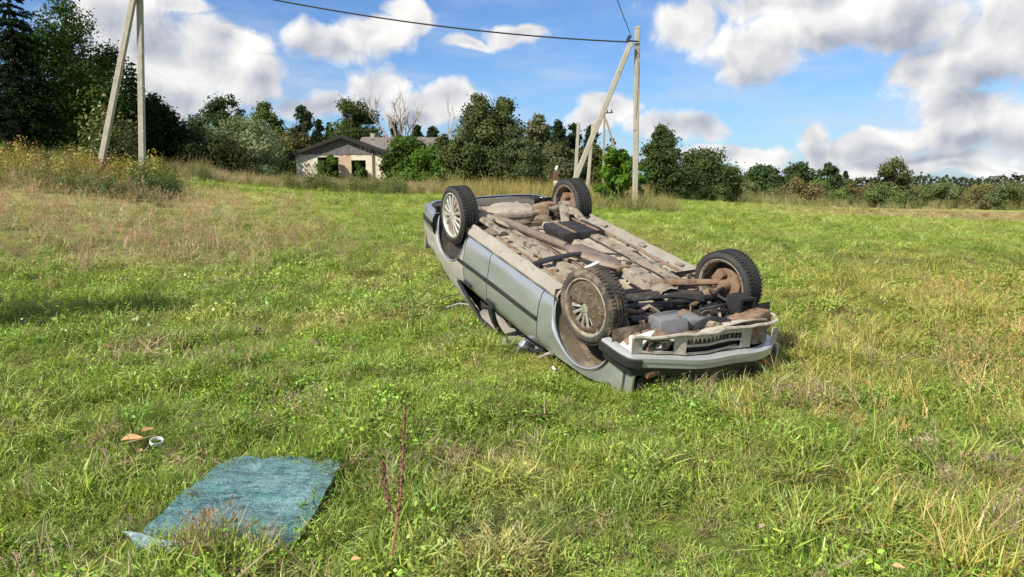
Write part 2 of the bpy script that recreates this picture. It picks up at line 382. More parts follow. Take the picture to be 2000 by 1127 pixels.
def build_ground():
    rad = np.concatenate([np.array([0.0]), np.geomspace(0.5, 2.5, 10), np.linspace(2.6, 13, 150), np.geomspace(13.2, 2200, 150)])
    ang = np.concatenate([np.linspace(-math.pi, -.85, 50)[:-1], np.linspace(-.85, .85, 300), np.linspace(.85, math.pi, 50)[1:-1]])
    A, R_ = np.meshgrid(ang, rad[1:]); X = (R_ * np.sin(A)).ravel(); Y = (R_ * np.cos(A)).ravel()
    Z = terrain(X, Y) + micro(X, Y)
    V = np.concatenate([[[0, 0, 0]], np.stack([X, Y, Z], 1)]); na = len(ang); nr = len(rad) - 1
    i, j = np.meshgrid(np.arange(nr - 1), np.arange(na), indexing='ij'); j2 = (j + 1) % na
    F = np.stack([1 + i * na + j, 1 + i * na + j2, 1 + (i + 1) * na + j2, 1 + (i + 1) * na + j], -1).reshape(-1, 4)[:, ::-1]
    c = np.empty((len(V), 3)); c[0] = C_FRESH
    base = field_colour(X, Y); r = np.hypot(X, Y)[:, None]
    soil = C_EARTH + (C_DEEP * .75 - C_EARTH) * sstep(.35, .65, fbm(X * 6, Y * 6, 77, 3))[:, None]
    c[1:] = soil + (base * .92 - soil) * sstep(14, 30, r)
    b = bare(X, Y)[:, None]; c[1:] = c[1:] * (1 - b) + np.array([.17, .125, .085]) * b
    m, nt, bs = newmat('meadow_soil')
    at_ = nt.nodes.new('ShaderNodeAttribute'); at_.attribute_name = 'tone'
    g = nt.nodes.new('ShaderNodeNewGeometry')
    n1 = noise_node(nt, 3.0, 8, .7, vec=g.outputs['Position']); n2 = noise_node(nt, 40.0, 4, .7, vec=g.outputs['Position'])
    col = mixc(nt, ramp_node(nt, n1.outputs['Fac'], .35, .7), at_.outputs['Color'], mixc(nt, 1.0, at_.outputs['Color'], (1.25, 1.15, .9), 'MULTIPLY'))
    col = mixc(nt, ramp_node(nt, n2.outputs['Fac'], .45, .75), col, mixc(nt, 1.0, col, (.55, .6, .5), 'MULTIPLY'))
    nt.links.new(col, bs.inputs['Base Color']); bs.inputs['Roughness'].default_value = .95; bs.inputs['Specular IOR Level'].default_value = .1
    bump(nt, bs, n2.outputs['Fac'], .8, .04)
    me = fast_mesh('ground', V, F, m, c, smooth=True)
    # close the small hole at the centre
    bm = bmesh.new(); bm.from_mesh(me); bm.verts.ensure_lookup_table()
    for k in range(na):
        bm.faces.new([bm.verts[0], bm.verts[1 + (k + 1) % na], bm.verts[1 + k]])
    bmesh.ops.recalc_face_normals(bm, faces=bm.faces[:]); bm.to_mesh(me); bm.free()
    if me.polygons[1000].normal.z < 0: me.flip_normals()
    o = bpy.data.objects.new('ground', me); link(o); tag(o, 'green meadow sloping away to the trees', None, None, 'structure')
build_ground()

# ------------------------------------------------------------------ trees
class Tubes:
    def __init__(s): s.mb = MB()
    def branch(s, pts, r0, r1, n=6):
        k = len(pts); s.mb.tube(pts, [r0 + (r1 - r0) * i / (k - 1) for i in range(k)], n, caps=False)
def wob(p, q, k, amp, rng):
    p = np.array(p, float); q = np.array(q, float)
    return [tuple(p + (q - p) * t + rng.normal(0, amp, 3) * (0 if i in (0, k - 1) else 1)) for i, t in enumerate(np.linspace(0, 1, k))]
def quads(C, N_, size, aspect, rng, up=None):
    """leaf clumps: pointed quads centred at C, facing roughly N_"""
    n = len(C); N_ = N_ / (np.linalg.norm(N_, axis=1, keepdims=True) + 1e-9)
    t = rng.normal(0, 1, (n, 3)) if up is None else up + rng.normal(0, .25, (n, 3))
    t = t - N_ * (t * N_).sum(1, keepdims=True); t /= np.linalg.norm(t, axis=1, keepdims=True) + 1e-9
    b = np.cross(N_, t); s = size[:, None]
    V = np.stack([C - t * s, C + b * s * aspect + t * s * .1, C + t * s, C - b * s * aspect + t * s * .1 + N_ * s * .25], 1).reshape(-1, 3)
    return V, np.arange(n * 4).reshape(n, 4)
def crown_blobs(h, w, rng, n, z0=.15, kind='round'):
    B = []
    for i in range(n):
        t = (i + rng.random()) / n
        if kind == 'round': env = math.sin(math.pi * min(1, max(.0, .12 + .80 * t))) ** .7
        elif kind == 'cone': env = (1 - t) ** .7 * 1.0 + .10
        elif kind == 'tall': env = (math.sin(math.pi * (.22 + .76 * t)) ** .8) * .95
        else: env = (1 - .75 * t) ** .5
        a = rng.random() * 2 * math.pi; q = math.sqrt(rng.random()) * .82
        R_ = w * rng.uniform(.17, .40) * (.6 + .5 * env)
        B.append((env * w * q * math.cos(a), env * w * q * math.sin(a), h * (z0 + (1 - z0) * t) - R_ * .55, R_))
    return B
def make_crown(name, B, nleaf, leaf, col, rng, parent, flat=.8, hue=.07, aspect=.55, droop=None):
    P = []; N_ = []; C = []
    vol = np.array([b[3] ** 2 for b in B]); cnt = np.maximum(6, (nleaf * vol / vol.sum()).astype(int))
    for (bx, by, bz, R_), k in zip(B, cnt):
        d = rng.normal(0, 1, (k, 3)); d /= np.linalg.norm(d, axis=1, keepdims=True)
        rr = R_ * (.35 + .65 * rng.random((k, 1)) ** .7 + .75 * rng.random((k, 1)) ** 7)
        P.append(np.array([bx, by, bz]) + d * rr * np.array([1, 1, flat])); N_.append(d + rng.normal(0, .38, (k, 3)) + np.array([0, 0, .2]))
        tone = np.array(col) * 1.25 * rng.uniform(.80, 1.2) * (1 + rng.normal(0, hue, 3) * np.array([.8, .25, .5]))
        C.append(np.clip(tone * rng.uniform(.82, 1.18, (k, 1)), .004, .7))
    P = np.concatenate(P); N_ = np.concatenate(N_); C = np.concatenate(C)
    keep = P[:, 2] > .02; P, N_, C = P[keep], N_[keep], C[keep]
    V, F = quads(P, N_, leaf * rng.uniform(.6, 1.35, len(P)), aspect, rng, droop)
    me = fast_mesh(name, V, F, M['leaf'], np.repeat(C, 4, 0))
    return link(bpy.data.objects.new(name, me), parent)
def tree(name, label, u, vtop, hw, d, kind='round', col=(.06, .09, .025), n=4200, leaf=None, cat='tree', group=None, z0=.12, seed=None, nb=26, base=None, hue=.07, flat=.8):
    rng = np.random.default_rng(seed if seed is not None else int(abs(u) * 7 + d))
    top = at(u, vtop, d); x, y = top[0], d; zg = tz(x, y) if base is None else base
    h = top[2] - zg; w = hw * d / FPX * math.hypot(1, (u - 1000) / FPX)
    leaf = (leaf * .72) if leaf else 3.0 * d / FPX; n = int(n * 2.3); col = tuple(np.array(col) * np.array([.90, .97, .93])); w *= 1.22 if kind != 'spruce' else 1.12
    root = empty(name, (x, y, zg - .05), label, cat, group)
    tb = Tubes(); tr = max(.05, h * .016)
    if kind == 'spruce' and d > 79:               # far conifers: dense dark cones
        kind, nb, z0, col = 'cone', 40, .04, tuple(np.array(col) * .85)
    if kind == 'spruce':
        tb.branch(wob((0, 0, 0), (0, 0, h), 5, .02, rng), tr * 1.2, .02)
        P = []; N_ = []; U = []; C = []
        tiers = int(16 + h * 1.2)
        for i in range(tiers):
            t = (i + rng.random() * .6) / tiers; z = h * (.06 + .94 * t)
            R_ = w * (1 - t) ** .8 * rng.uniform(.70, 1.2) + .10
            nbr = int(7 + 7 * (1 - t)); a0 = rng.random() * 6.28
            per = max(3, int(n / tiers / nbr * (1.5 - t)))
            for k in range(nbr):
                a = a0 + 6.283 * k / nbr + rng.normal(0, .12); L = R_ * rng.uniform(.5, 1.2)
                dr = np.array([math.cos(a), math.sin(a), 0]); s_ = rng.uniform(.12, 1, per)
                q = dr * (L * s_)[:, None] + np.array([0, 0, 1]) * (z - .38 * L * s_ ** 1.4 + .12 * L * s_ ** 3)[:, None]
                q += rng.normal(0, .10, (per, 3)) * L * np.array([.6, .6, .35]); P.append(q)
                N_.append(np.array([0, 0, 1]) * .9 + dr * .5 + rng.normal(0, .35, (per, 3))); U.append(np.repeat((dr + np.array([0, 0, -.55]))[None], per, 0))
                C.append(np.array(col) * 1.2 * rng.uniform(.7, 1.3) * rng.uniform(.75, 1.25, (per, 1)))
        P = np.concatenate(P); V, F = quads(P, np.concatenate(N_), leaf * 1.25 * rng.uniform(.6, 1.3, len(P)), .36, rng, np.concatenate(U))
        tb.mb.build('trunk', M['bark'], root)
        me = fast_mesh('crown', V, F, M['leaf'], np.repeat(np.clip(np.concatenate(C), .003, .6), 4, 0)); link(bpy.data.objects.new('crown', me), root)
        return root
    nb = int(nb * 1.4); B = crown_blobs(h, w, rng, nb, z0, kind)
    if kind == 'pine': B = [b for b in crown_blobs(h, w, rng, nb, .45, 'round')]
    fork = h * rng.uniform(.22, .34); lean = rng.normal(0, .03 * h, 2)
    tb.branch(wob((0, 0, 0), (lean[0], lean[1], fork), 4, .03, rng), tr * 1.25, tr); tb.branch(wob((lean[0], lean[1], fork), (0, 0, h * .93), 5, .02 * h, rng), tr, .02)
    for b in B[::2]:
        f = np.array([lean[0] * .6, lean[1] * .6, max(.08 * h, min(b[2] * .7, h * .8))])
        tb.branch(wob(f, (b[0], b[1], b[2]), 4, .02 * h, rng), tr * .5, .015, 5)
    tb.mb.build('trunk', M['bark'], root)
    make_crown('crown', B, n, leaf, col, rng, root, flat, hue)
    return root
def bare_tree(name, label, u, vtop, hw, d, mat, n_main, seed, twigs=True, base_fork=.4, rad=.016):
    rng = np.random.default_rng(seed); top = at(u, vtop, d); zg = tz(top[0], d); h = top[2] - zg; w = hw * d / FPX
    root = empty(name, (top[0], d, zg - .05), label, 'tree')
    tb = Tubes()
    def grow(p, dirv, L, r, lev):
        q = np.array(p) + np.array(dirv) * L; pts = wob(p, q, 4, L * .05, rng); tb.branch(pts, r, r * .55, 5)
        if lev == 0: return
        for k in range(rng.integers(2, 5)):
            t = rng.uniform(.4, 1.0); s_ = np.array(p) + (q - np.array(p)) * t
            dv = np.array(dirv) + rng.normal(0, .42, 3) + np.array([0, 0, .12]); dv /= np.linalg.norm(dv)
            grow(s_, dv, L * rng.uniform(.4, .68), r * .5, lev - 1)
    trunk = MB(); f = h * base_fork
    trunk.tube(wob((0, 0, 0), (w * .05, 0, f), 5, .04, rng), [h * rad * 1.5] * 2 + [h * rad * 1.2] * 3, 8); trunk.build('trunk', mat, root)
    for k in range(n_main):
        a = (k + .5) / n_main * 2 - 1 + rng.normal(0, .08); t = np.array([a * w * .92, rng.normal(0, w * .3), h * (1 - .18 * abs(a)) * rng.uniform(.86, 1.0)])
        s_ = np.array([w * .05, 0, f * rng.uniform(.8, 1)]); dv = t - s_; L = np.linalg.norm(dv)
        grow(s_, dv / L, L * .72, h * rad * .8, 3)
    tb.mb.build('branches', mat, root); return root

G_SHADE = (.024, .036, .014); G_SP = (.030, .046, .020); G_MD = (.065, .095, .028); G_LT = (.12, .165, .035); G_OL = (.085, .095, .035)  # first green is darkened to put the left wood's shade into the leaves
G_WI = (.20, .22, .125); G_BR = (.12, .10, .045); G_GY = (.13, .13, .09); G_VIV = (.13, .22, .03)
tree('young_tree', 'bushy young tree standing alone left of the meadow', -414, 70, 130, 7.9, 'round', G_MD, 900, leaf=.11, z0=.5, nb=18)
# the dark wood on the left, shade put into its darkest leaf colours; it goes on beyond the frame, as the wood does
for i, (u, v, hw, d) in enumerate([(-420, -120, 120, 34), (-250, -90, 115, 40), (-130, -110, 95, 44)]):
    tree('spruce_tree', 'tall dark spruce in the wood beyond the frame', u, v, hw, d, 'spruce', G_SP, 8000, group='spruces of the wood outside the picture')
tree('spruce_tree', 'tall black-green spruce cut by the frame edge, at the end of the dark wood', 8, -70, 100, 44, 'spruce', (.020, .030, .014), 11000)
tree('ash_tree', 'tall mid-green leafy tree catching light in front of the dark wood', 122, -14, 92, 47, 'tall', (.050, .082, .020), 11000, nb=54, z0=.04)
tree('leafy_tree', 'dark leafy tree behind the leaning concrete pole', 205, 84, 84, 53, 'tall', G_SHADE, 8500, nb=44, z0=.04)
tree('spruce_tree', 'slim spruce whose tip shows between the two legs of the concrete pole', 256, 118, 42, 57, 'spruce', G_SP, 4500)
tree('leafy_tree', 'dark rounded tree right behind the upright concrete pole leg', 298, 180, 54, 52, 'tall', G_SHADE, 6500, nb=30, z0=.03)
tree('leafy_tree', 'dark tree filling the back of the wood between spruce and mid-green tree', 55, 40, 90, 60, 'tall', G_SHADE, 7500, nb=34, z0=.03)
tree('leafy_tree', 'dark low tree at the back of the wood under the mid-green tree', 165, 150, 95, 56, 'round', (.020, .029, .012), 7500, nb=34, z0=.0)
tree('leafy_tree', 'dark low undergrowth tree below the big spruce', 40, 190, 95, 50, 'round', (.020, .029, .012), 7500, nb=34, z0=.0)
tree('leafy_tree', 'thin sparse sapling poking up at the right edge of the dark wood', 325, 205, 13, 58, 'tall', G_SHADE, 350, nb=8)
tree('dark_bush', 'blackish-green bush between the dark wood and the silvery willow', 352, 240, 60, 55, 'round', (.035, .046, .02), 4200, cat='bush', z0=.0)
tree('dark_bush', 'dark round bush in front of the silvery willow', 410, 258, 60, 52, 'round', (.055, .064, .028), 4800, cat='bush', z0=.0)
tree('pine_tree', 'flat-topped pine rising behind the silvery willow', 430, 186, 48, 82, 'round', (.05, .07, .03), 3200, z0=.35)
tree('willow_tree', 'silvery grey-green willow with rounded billowing crown', 462, 224, 78, 60, 'round', G_WI, 7500, nb=34, z0=.02, flat=.62)
tree('willow_bush', 'small silvery willow clump low beside the big willow', 508, 280, 34, 57, 'round', G_WI, 2400, cat='bush', z0=.0, flat=.6)
tree('leafy_tree', 'green leafy tree just right of the silvery willow', 520, 196, 40, 75, 'tall', (.075, .105, .03), 4200, nb=28)
tree('spruce_tree', 'pointed spruce left of the ruined house', 590, 204, 36, 84, 'spruce', (.045, .06, .03), 3600)
tree('birch_tree', 'olive-brown birch beside the left eave of the ruined house', 580, 258, 44, 70, 'round', G_BR, 3600, z0=.02)
tree('leafy_tree', 'low green tree between the willow and the ruined house', 545, 275, 30, 66, 'round', G_MD, 2400, z0=.0)
tree('spruce_tree', 'short dark spruce just behind the left slope of the house roof', 622, 232, 22, 90, 'spruce', G_SP, 1800)
tree('spruce_tree', 'tiny dark spruce tip above the middle of the house roof', 641, 238, 14, 95, 'spruce', G_SP, 1300)
tree('ash_tree', 'leafy olive-green tree rising behind the ridge of the ruined house', 690, 194, 50, 92, 'round', (.075, .092, .034), 5200, nb=30, z0=.1)
tree('leafy_tree', 'low olive tree behind the ridge, right of the taller ash', 735, 262, 40, 90, 'round', G_OL, 2600, z0=.0)
bare_tree('dead_tree', 'leafless dead tree with bleached forked branches behind the house', 772, 172, 56, 70, M['deadbark'], 5, 5, base_fork=.36, rad=.017)
for (u, v, hw, lb) in [(770, 236, 16, 'dark spruce tip left of the dead tree trunk'), (815, 244, 24, 'dark spruce right behind the dead tree'), (845, 246, 24, 'dark spruce between the dead tree and the tall dense clump')]:
    tree('spruce_tree', lb, u, v, hw, 112, 'spruce', G_SP, 2400)
bare_tree('birch_tree', 'thin grey leafless birch left of the tall dense clump', 880, 206, 22, 96, M['deadbark'], 5, 11, base_fork=.3, rad=.008)
tree('lilac_bush', 'bright green bush overgrowing the right corner of the house', 790, 262, 44, 58, 'round', (.060, .098, .024), 5600, cat='bush', z0=.0)
tree('lilac_bush', 'vivid green shrub low to the right of the house', 838, 284, 50, 55, 'round', (.085, .135, .028), 4600, cat='bush', z0=.0)
tree('leafy_tree', 'olive tree hiding the far end of the wing roof', 862, 262, 34, 57, 'round', (.085, .10, .04), 3600, z0=.0)
tree('leafy_tree', 'dark shaded shrub against the side wall of the house', 775, 300, 26, 62, 'round', G_SHADE, 2000, z0=.0, cat='bush')
# tall dense clump behind the car: three tops
tree('dense_tree', 'left and tallest top of the dense dark clump behind the overturned car', 934, 182, 60, 54, 'cone', (.098, .108, .048), 9500, nb=60, z0=.0)
tree('dense_tree', 'right top of the dense dark clump behind the overturned car', 980, 188, 56, 55, 'cone', (.090, .102, .046), 9000, nb=56, z0=.0)
tree('dense_tree', 'lower left skirt of the dense dark clump', 902, 262, 44, 53, 'round', (.10, .115, .045), 4200, z0=.0)
tree('dense_tree', 'lower right skirt of the dense dark clump', 1012, 268, 48, 53, 'round', (.085, .096, .045), 5200, z0=.0)
tree('birch_tree', 'feathery grey-brown birch right of the dense clump', 1050, 224, 38, 70, 'tall', (.135, .13, .07), 4200, nb=24, hue=.1)
tree('spruce_tree', 'dark pointed spruce behind the braced concrete pole', 1092, 233, 30, 82, 'spruce', G_SP, 3400)
tree('spruce_tree', 'dark spruce left of the pointed one, half hidden by birch', 1072, 243, 26, 86, 'spruce', G_SP, 1500)
tree('spruce_tree', 'dark spruce between the two far concrete poles', 1122, 238, 28, 84, 'spruce', G_SP, 2600)
tree('spruce_tree', 'dark spruce behind the brace of the concrete pole', 1154, 243, 28, 84, 'spruce', G_SP, 2600)
tree('birch_tree', 'grey-brown scrub tree behind the foot of the brace', 1092, 280, 44, 66, 'round', (.10, .10, .052), 4200, z0=.0)
tree('leafy_tree', 'dark scrub tree between brace and bright bush', 1150, 278, 40, 68, 'round', G_OL, 3600, z0=.0)
tree('leafy_tree', 'small sparse tree above the bright bush', 1195, 268, 22, 80, 'tall', G_MD, 700, nb=12)
tree('lime_bush', 'bright lime-green bush beside the upright concrete pole', 1204, 288, 36, 31, 'round', (.095, .165, .026), 3800, cat='bush', z0=.0, leaf=.11, nb=22)
tree('lime_bush', 'small lime-green shrub tuft on the right of the upright pole', 1250, 318, 10, 32.5, 'round', (.095, .165, .026), 700, cat='bush', z0=.25, leaf=.1, nb=9)
tree('oak_tree', 'dark green tall rounded tree right of the upright concrete pole', 1292, 244, 42, 74, 'tall', (.060, .080, .030), 7500, nb=44, z0=.0)
tree('oak_tree', 'broad dark tree with domed crown at the edge of the field', 1372, 290, 58, 86, 'round', (.070, .085, .034), 7500, nb=40, z0=.0)
tree('leafy_tree', 'dark scrub filling the gap between tall and domed dark trees', 1330, 325, 36, 82, 'round', (.055, .07, .03), 3200, z0=.0, cat='bush')
tree('leafy_tree', 'dark shrub right of the domed dark tree', 1425, 325, 24, 88, 'round', (.07, .08, .036), 2200, z0=.0, cat='bush')
bare_tree('birch_tree', 'pale leafless stems beside the domed dark tree', 1412, 302, 12, 86, M['deadbark'], 4, 17, base_fork=.3, rad=.008)
tree('oak_tree', 'small round tree standing alone beyond the field, left of the pair', 1494, 321, 30, 128, 'round', (.055, .085, .035), 2600, z0=.25)
tree('oak_tree', 'broad round-headed tree beyond the field beside the slim one', 1562, 317, 36, 128, 'round', (.048, .072, .028), 3000, z0=.25)
tree('oak_tree', 'slim round-headed tree beyond the field', 1617, 317, 18, 128, 'round', (.06, .082, .036), 1400, z0=.35)
tree('spruce_tree', 'tiny dark spruce tip in the far hedge', 1652, 333, 9, 140, 'spruce', G_SP, 600)
tree('ash_tree', 'two-headed airy tree standing above the far hedge', 1748, 309, 42, 116, 'cone', (.10, .105, .05), 3400, nb=26, z0=.0)
rb = np.random.default_rng(5)
HB = [((.135, .125, .055), 'olive'), ((.095, .125, .042), 'green'), ((.130, .108, .052), 'russet'), ((.105, .115, .05), 'dull green')]
for i, u in enumerate(np.arange(1446, 2130, 21.5)):
    c, nm = HB[int(rb.integers(0, 4))]
    tree('hedge_bush', f'{nm} bush in the long hedge along the far field edge', u + rb.normal(0, 5), rb.uniform(344, 368), rb.uniform(24, 44), rb.uniform(108, 136), 'round', tuple(np.array(c) * 1.25), 2300, cat='bush', group=f'{nm} bushes of the far hedge', z0=.0, nb=12, leaf=.22, seed=500 + i)
# far wood: one mass on the horizon
def far_wood():
    rng = np.random.default_rng(3); P = []; C = []; S = []
    for (u0, u1, d, v0) in [(1380, 3000, 420, 347), (2080, 3000, 150, 352), (-500, 1000, 170, 300), (1000, 1420, 220, 318)]:
        for u in np.arange(u0, u1, 7 if d > 200 else 12):
            v = v0 + 6 * (fbm([u * .02], [d], 4, 3)[0] - .5) * 2 + rng.normal(0, 3); top = at(u, v, d + rng.uniform(-15, 15)); zg = tz(top[0], top[1]) - 1
            h = max(1.5, top[2] - zg); k = 46; R_ = 9 * d / FPX * rng.uniform(.7, 1.3); t = rng.random(k)
            a = rng.random(k) * 6.28; e = R_ * np.sqrt(1.02 - t) * np.sqrt(rng.random(k))
            P.append(np.stack([top[0] + e * np.cos(a), top[1] + e * np.sin(a), zg + h * t], 1)); S.append(np.full(k, 4.0 * d / FPX) * rng.uniform(.6, 1.4, k))
            C.append(np.array((.075, .090, .058)) * rng.uniform(.6, 1.5) * rng.uniform(.75, 1.25, (k, 1)) * (1 + rng.normal(0, .1, 3)))
    P = np.concatenate(P); S = np.concatenate(S)
    V, F = quads(P, rng.normal(0, 1, (len(P), 3)) + np.array([0, -.6, .4]), S, .6, rng)
    o = bpy.data.objects.new('distant_wood', fast_mesh('distant_wood', V, F, M['leaf'], np.repeat(np.clip(np.concatenate(C), .003, .5), 4, 0))); link(o)
    tag(o, 'far dark wood along the horizon', 'wood', None, 'stuff')
far_wood()

# ------------------------------------------------------------------ ruined house
def house():
    d = 62.0; s = d / FPX
    cL = at(577, 300, d); cR = at(757, 300, d); peak = at(668, 266, d)
    x0, x1 = cL[0], cR[0]; zt = cL[2]; zr = peak[2]; zg = tz((x0 + x1) / 2, d) - .3; xm = peak[0]
    root = empty('ruined_house', ((x0 + x1) / 2, d, zg + .3), 'abandoned low house with pale walls, dark plank gable and overgrown openings', 'house')
    ox, oy, oz = (x0 + x1) / 2, d, zg + .3
    def b(mb, xa, xb, ya, yb, za, zb, ch=0.0): return mb.box(((xa + xb) / 2 - ox, (ya + yb) / 2 - oy, (za + zb) / 2 - oz), (xb - xa, yb - ya, zb - za), None, ch)
    plaster = rough_mat('stained_pale_plaster', (.66, .61, .51), (.56, .51, .42), 1.5, .92, 0, (.24, .20, .145), (.55, .68), 3, .4, .03)
    brick = rough_mat('bare_red_brick', (.42, .27, .17), (.50, .40, .29), 3, .9, 0, (.42, .36, .28), (.5, .62), 5, .5, .02)
    roofm = rough_mat('dark_tar_roof', (.014, .012, .012), (.022, .019, .018), 2, .85)
    roofg = rough_mat('grey_fibre_cement_roof', (.14, .12, .105), (.19, .165, .145), 2, .9, 0, (.08, .07, .05), (.54, .68), 2, .4, .03)
    plank = rough_mat('grey_brown_planks', (.105, .095, .095), (.17, .155, .15), 3, .9, 0, None, bstr=.5)
    pt = lambda u, v: at(u, v, d)
    w1a, w1b = pt(620, 310)[0], pt(661, 310)[0]; w2a, w2b = pt(686, 310)[0], pt(714, 310)[0]
    wt1, wt2 = pt(620, 307)[2], pt(690, 313)[2]; wb1 = zg + .9
    t = .35; dep = 9.0
    mb = MB()
    b(mb, x0, w1a, d, d + t, zg, zt); b(mb, w1a, w1b, d, d + t, wt1, zt); b(mb, w1a, w1b, d, d + t, zg, wb1)
    b(mb, w2b, x1, d, d + t, zg, zt); b(mb, w2a, w2b, d, d + t, wt2, zt)
    b(mb, x0, x0 + t, d + t, d + dep, zg, zt); b(mb, x1 - t, x1, d + t, d + dep, zg, zt); b(mb, x0 + t, x1 - t, d + dep - t, d + dep, zg, zt)
    mb.build('wall', plaster, root, 0)
    mb = MB(); b(mb, w1b, w2a, d + .003, d + t, zg, zt - .005); o = mb.build('brick_pier', brick, root, 0)
    o['label'] = 'patch of bare orange brick between the openings'
    mb = MB(); b(mb, x0 + t, x1 - t, d + .9, d + dep - t, zg - .05, zg + .1); mb.build('floor', M['dark'], root, 0)
    # gable planks
    n = 24; ww = (x1 - x0 + .3) / n; r = random.Random(4)
    for i in range(n):
        xa = x0 - .15 + i * ww; xb = xa + ww * .94
        zz = lambda x: zt + (zr - zt) * max(0.02, 1 - abs(x - xm) / ((xm - x0 + .35) if x < xm else (x1 - xm + .35))) - .03
        m = MB(); yo = d - .06 + r.uniform(-.015, .015)
        za = zt - .04 - r.uniform(0, .07)
        V = [(xa, yo, za), (xb, yo, za), (xb, yo, max(zz(xb), za + .02)), (xa, yo, max(zz(xa), za + .02))]
        V = [(p[0] - ox, p[1] - oy, p[2] - oz) for p in V]; V += [(p[0], p[1] + .03, p[2]) for p in V]
        m.add(V, [[0, 1, 2, 3], [7, 6, 5, 4], [0, 4, 5, 1], [1, 5, 6, 2], [2, 6, 7, 3], [3, 7, 4, 0]]); m.build('plank', plank, root, 0)
    # roof slopes with a sagging edge
    for sx in (-1, 1):
        xe = (x0 - .42) if sx < 0 else (x1 + .42); ze = zt - .12
        G = []
        for i in range(9):
            tt = i / 8; G.append([(xm + (xe - xm) * tt - ox, d - .45 + (dep + .7) * k / 6 - oy, zr + .06 + (ze - zr) * tt + .05 * math.sin(3 * tt + k * 1.7 + sx) * (tt > .05) - oz) for k in range(7)])
        MB().sheet(G, .16, (0, 0, 1)).build('roof_slope', roofm, root)
    for sx in (-1, 1):
        xe = (x0 - .45) if sx < 0 else (x1 + .45); ze = zt - .16; P = []
        for i in range(9):
            tt = i / 8; xx = xm + (xe - xm) * tt; zz_ = zr + .10 + (ze - zr) * tt; P.append([(xx - ox, d - .50 - oy, zz_ - oz), (xx - ox, d - .50 - oy, zz_ - .26 - oz)])
        MB().sheet(P, .04, (0, -1, 0)).build('barge_board', roofm, root, 0)
    # long rear wing with grey roof running off to the right
    wa, wb = pt(690, 270)[0] * 72 / d, pt(866, 270)[0] * 72 / d; yr = 76.0
    zr2 = at(760, 268, yr)[2]; ze2 = at(760, 306, yr - 4)[2]
    G = [[(wa + (wb - wa) * k / 10 - ox, yr - 4 * i / 5 - oy, zr2 + (ze2 - zr2) * i / 5 + .06 * math.sin(k * 2.1 + i) - oz) for k in range(11)] for i in range(6)]
    MB().sheet(G, .12, (0, 0, 1)).build('wing_roof', roofg, root)
    G = [[(wa + (wb - wa) * k / 10 - ox, yr + 4 * i / 5 - oy, zr2 + (ze2 - zr2) * i / 5 - oz) for k in range(11)] for i in range(6)]
    MB().sheet(G, .12, (0, 0, 1)).build('wing_roof', roofg, root)
    mb = MB(); b(mb, wa + .2, wb - .2, yr - 3.6, yr + 3.6, zg, ze2 + .02); mb.build('wing_wall', plaster, root, 0)
    p = pt(728, 300); mb = MB(); mb.tube([(p[0] - ox, d - .12 - oy, zg - oz), (p[0] - ox, d - .12 - oy, zt + .5 - oz)], .055, 8); mb.build('down_pipe', M['rust'], root)
    c = at(728, 262, 70); mb = MB(); mb.box((c[0] - ox, 70 - oy, c[2] - .2 - oz), (.35, .35, .5), None, .02); mb.box((c[0] - ox, 70 - oy, c[2] - 1.2 - oz), (.12, .12, 1.8)); mb.build('roof_vent', M['concrete'], root)
    tree('elder_bush', 'green bush growing out of the left opening of the house', 640, 300, 22, d - .9, 'round', (.075, .12, .03), 1800, cat='bush', z0=.0, nb=12)
    tree('elder_bush', 'dark green shrub filling the right opening of the house', 701, 312, 14, d - .1, 'round', (.06, .10, .028), 1200, cat='bush', z0=.0, nb=10)
house()

# ------------------------------------------------------------------ poles, wires
def beam(mb, p, q, w0, w1, dep=.8):
    """tapered rectangular concrete leg from p to q"""
    p = Vector(p); q = Vector(q); t = (q - p).normalized(); a = t.cross(Vector((0, 1, 0))).normalized(); c = t.cross(a)
    V = []
    for o, w in ((p, w0), (p + (q - p) * .5, (w0 + w1) / 2), (q, w1)):
        ch = w * .12; h = w / 2; g = h * dep
        for (i, j) in ((-h + ch, -g), (h - ch, -g), (h, -g + ch), (h, g - ch), (h - ch, g), (-h + ch, g), (-h, g - ch), (-h, -g + ch)): V.append(o + a * i + c * j)
    F = [[k * 8 + i, k * 8 + (i + 1) % 8, (k + 1) * 8 + (i + 1) % 8, (k + 1) * 8 + i] for k in range(2) for i in range(8)] + [list(range(8))[::-1], [16 + i for i in range(8)]]
    mb.add(V, F)
def pole(label, legs, group=None, name='utility_pole', mat='concrete', w=(.23, .18), fittings=None, parts=('post', 'brace')):
    base = np.array(legs[0][0]); root = empty(name, base, label, 'pole', group)
    for i, (p, q) in enumerate(legs):
        mb = MB(); beam(mb, np.array(p) - base, np.array(q) - base, *w); mb.build(parts[i], M[mat], root)
    if fittings: fittings(root, base)
    return root
D1 = 30.0
p1b = at(1240, 412, D1); p1t = at(1245, 56, D1); s1t = at(1232, 84, D1 - .25); s1b = at(1098, 392, D1 - .6)
p1b[2] = min(p1b[2], tz(p1b[0], D1)) - .1; s1b[2] = tz(s1b[0], s1b[1]) - .1
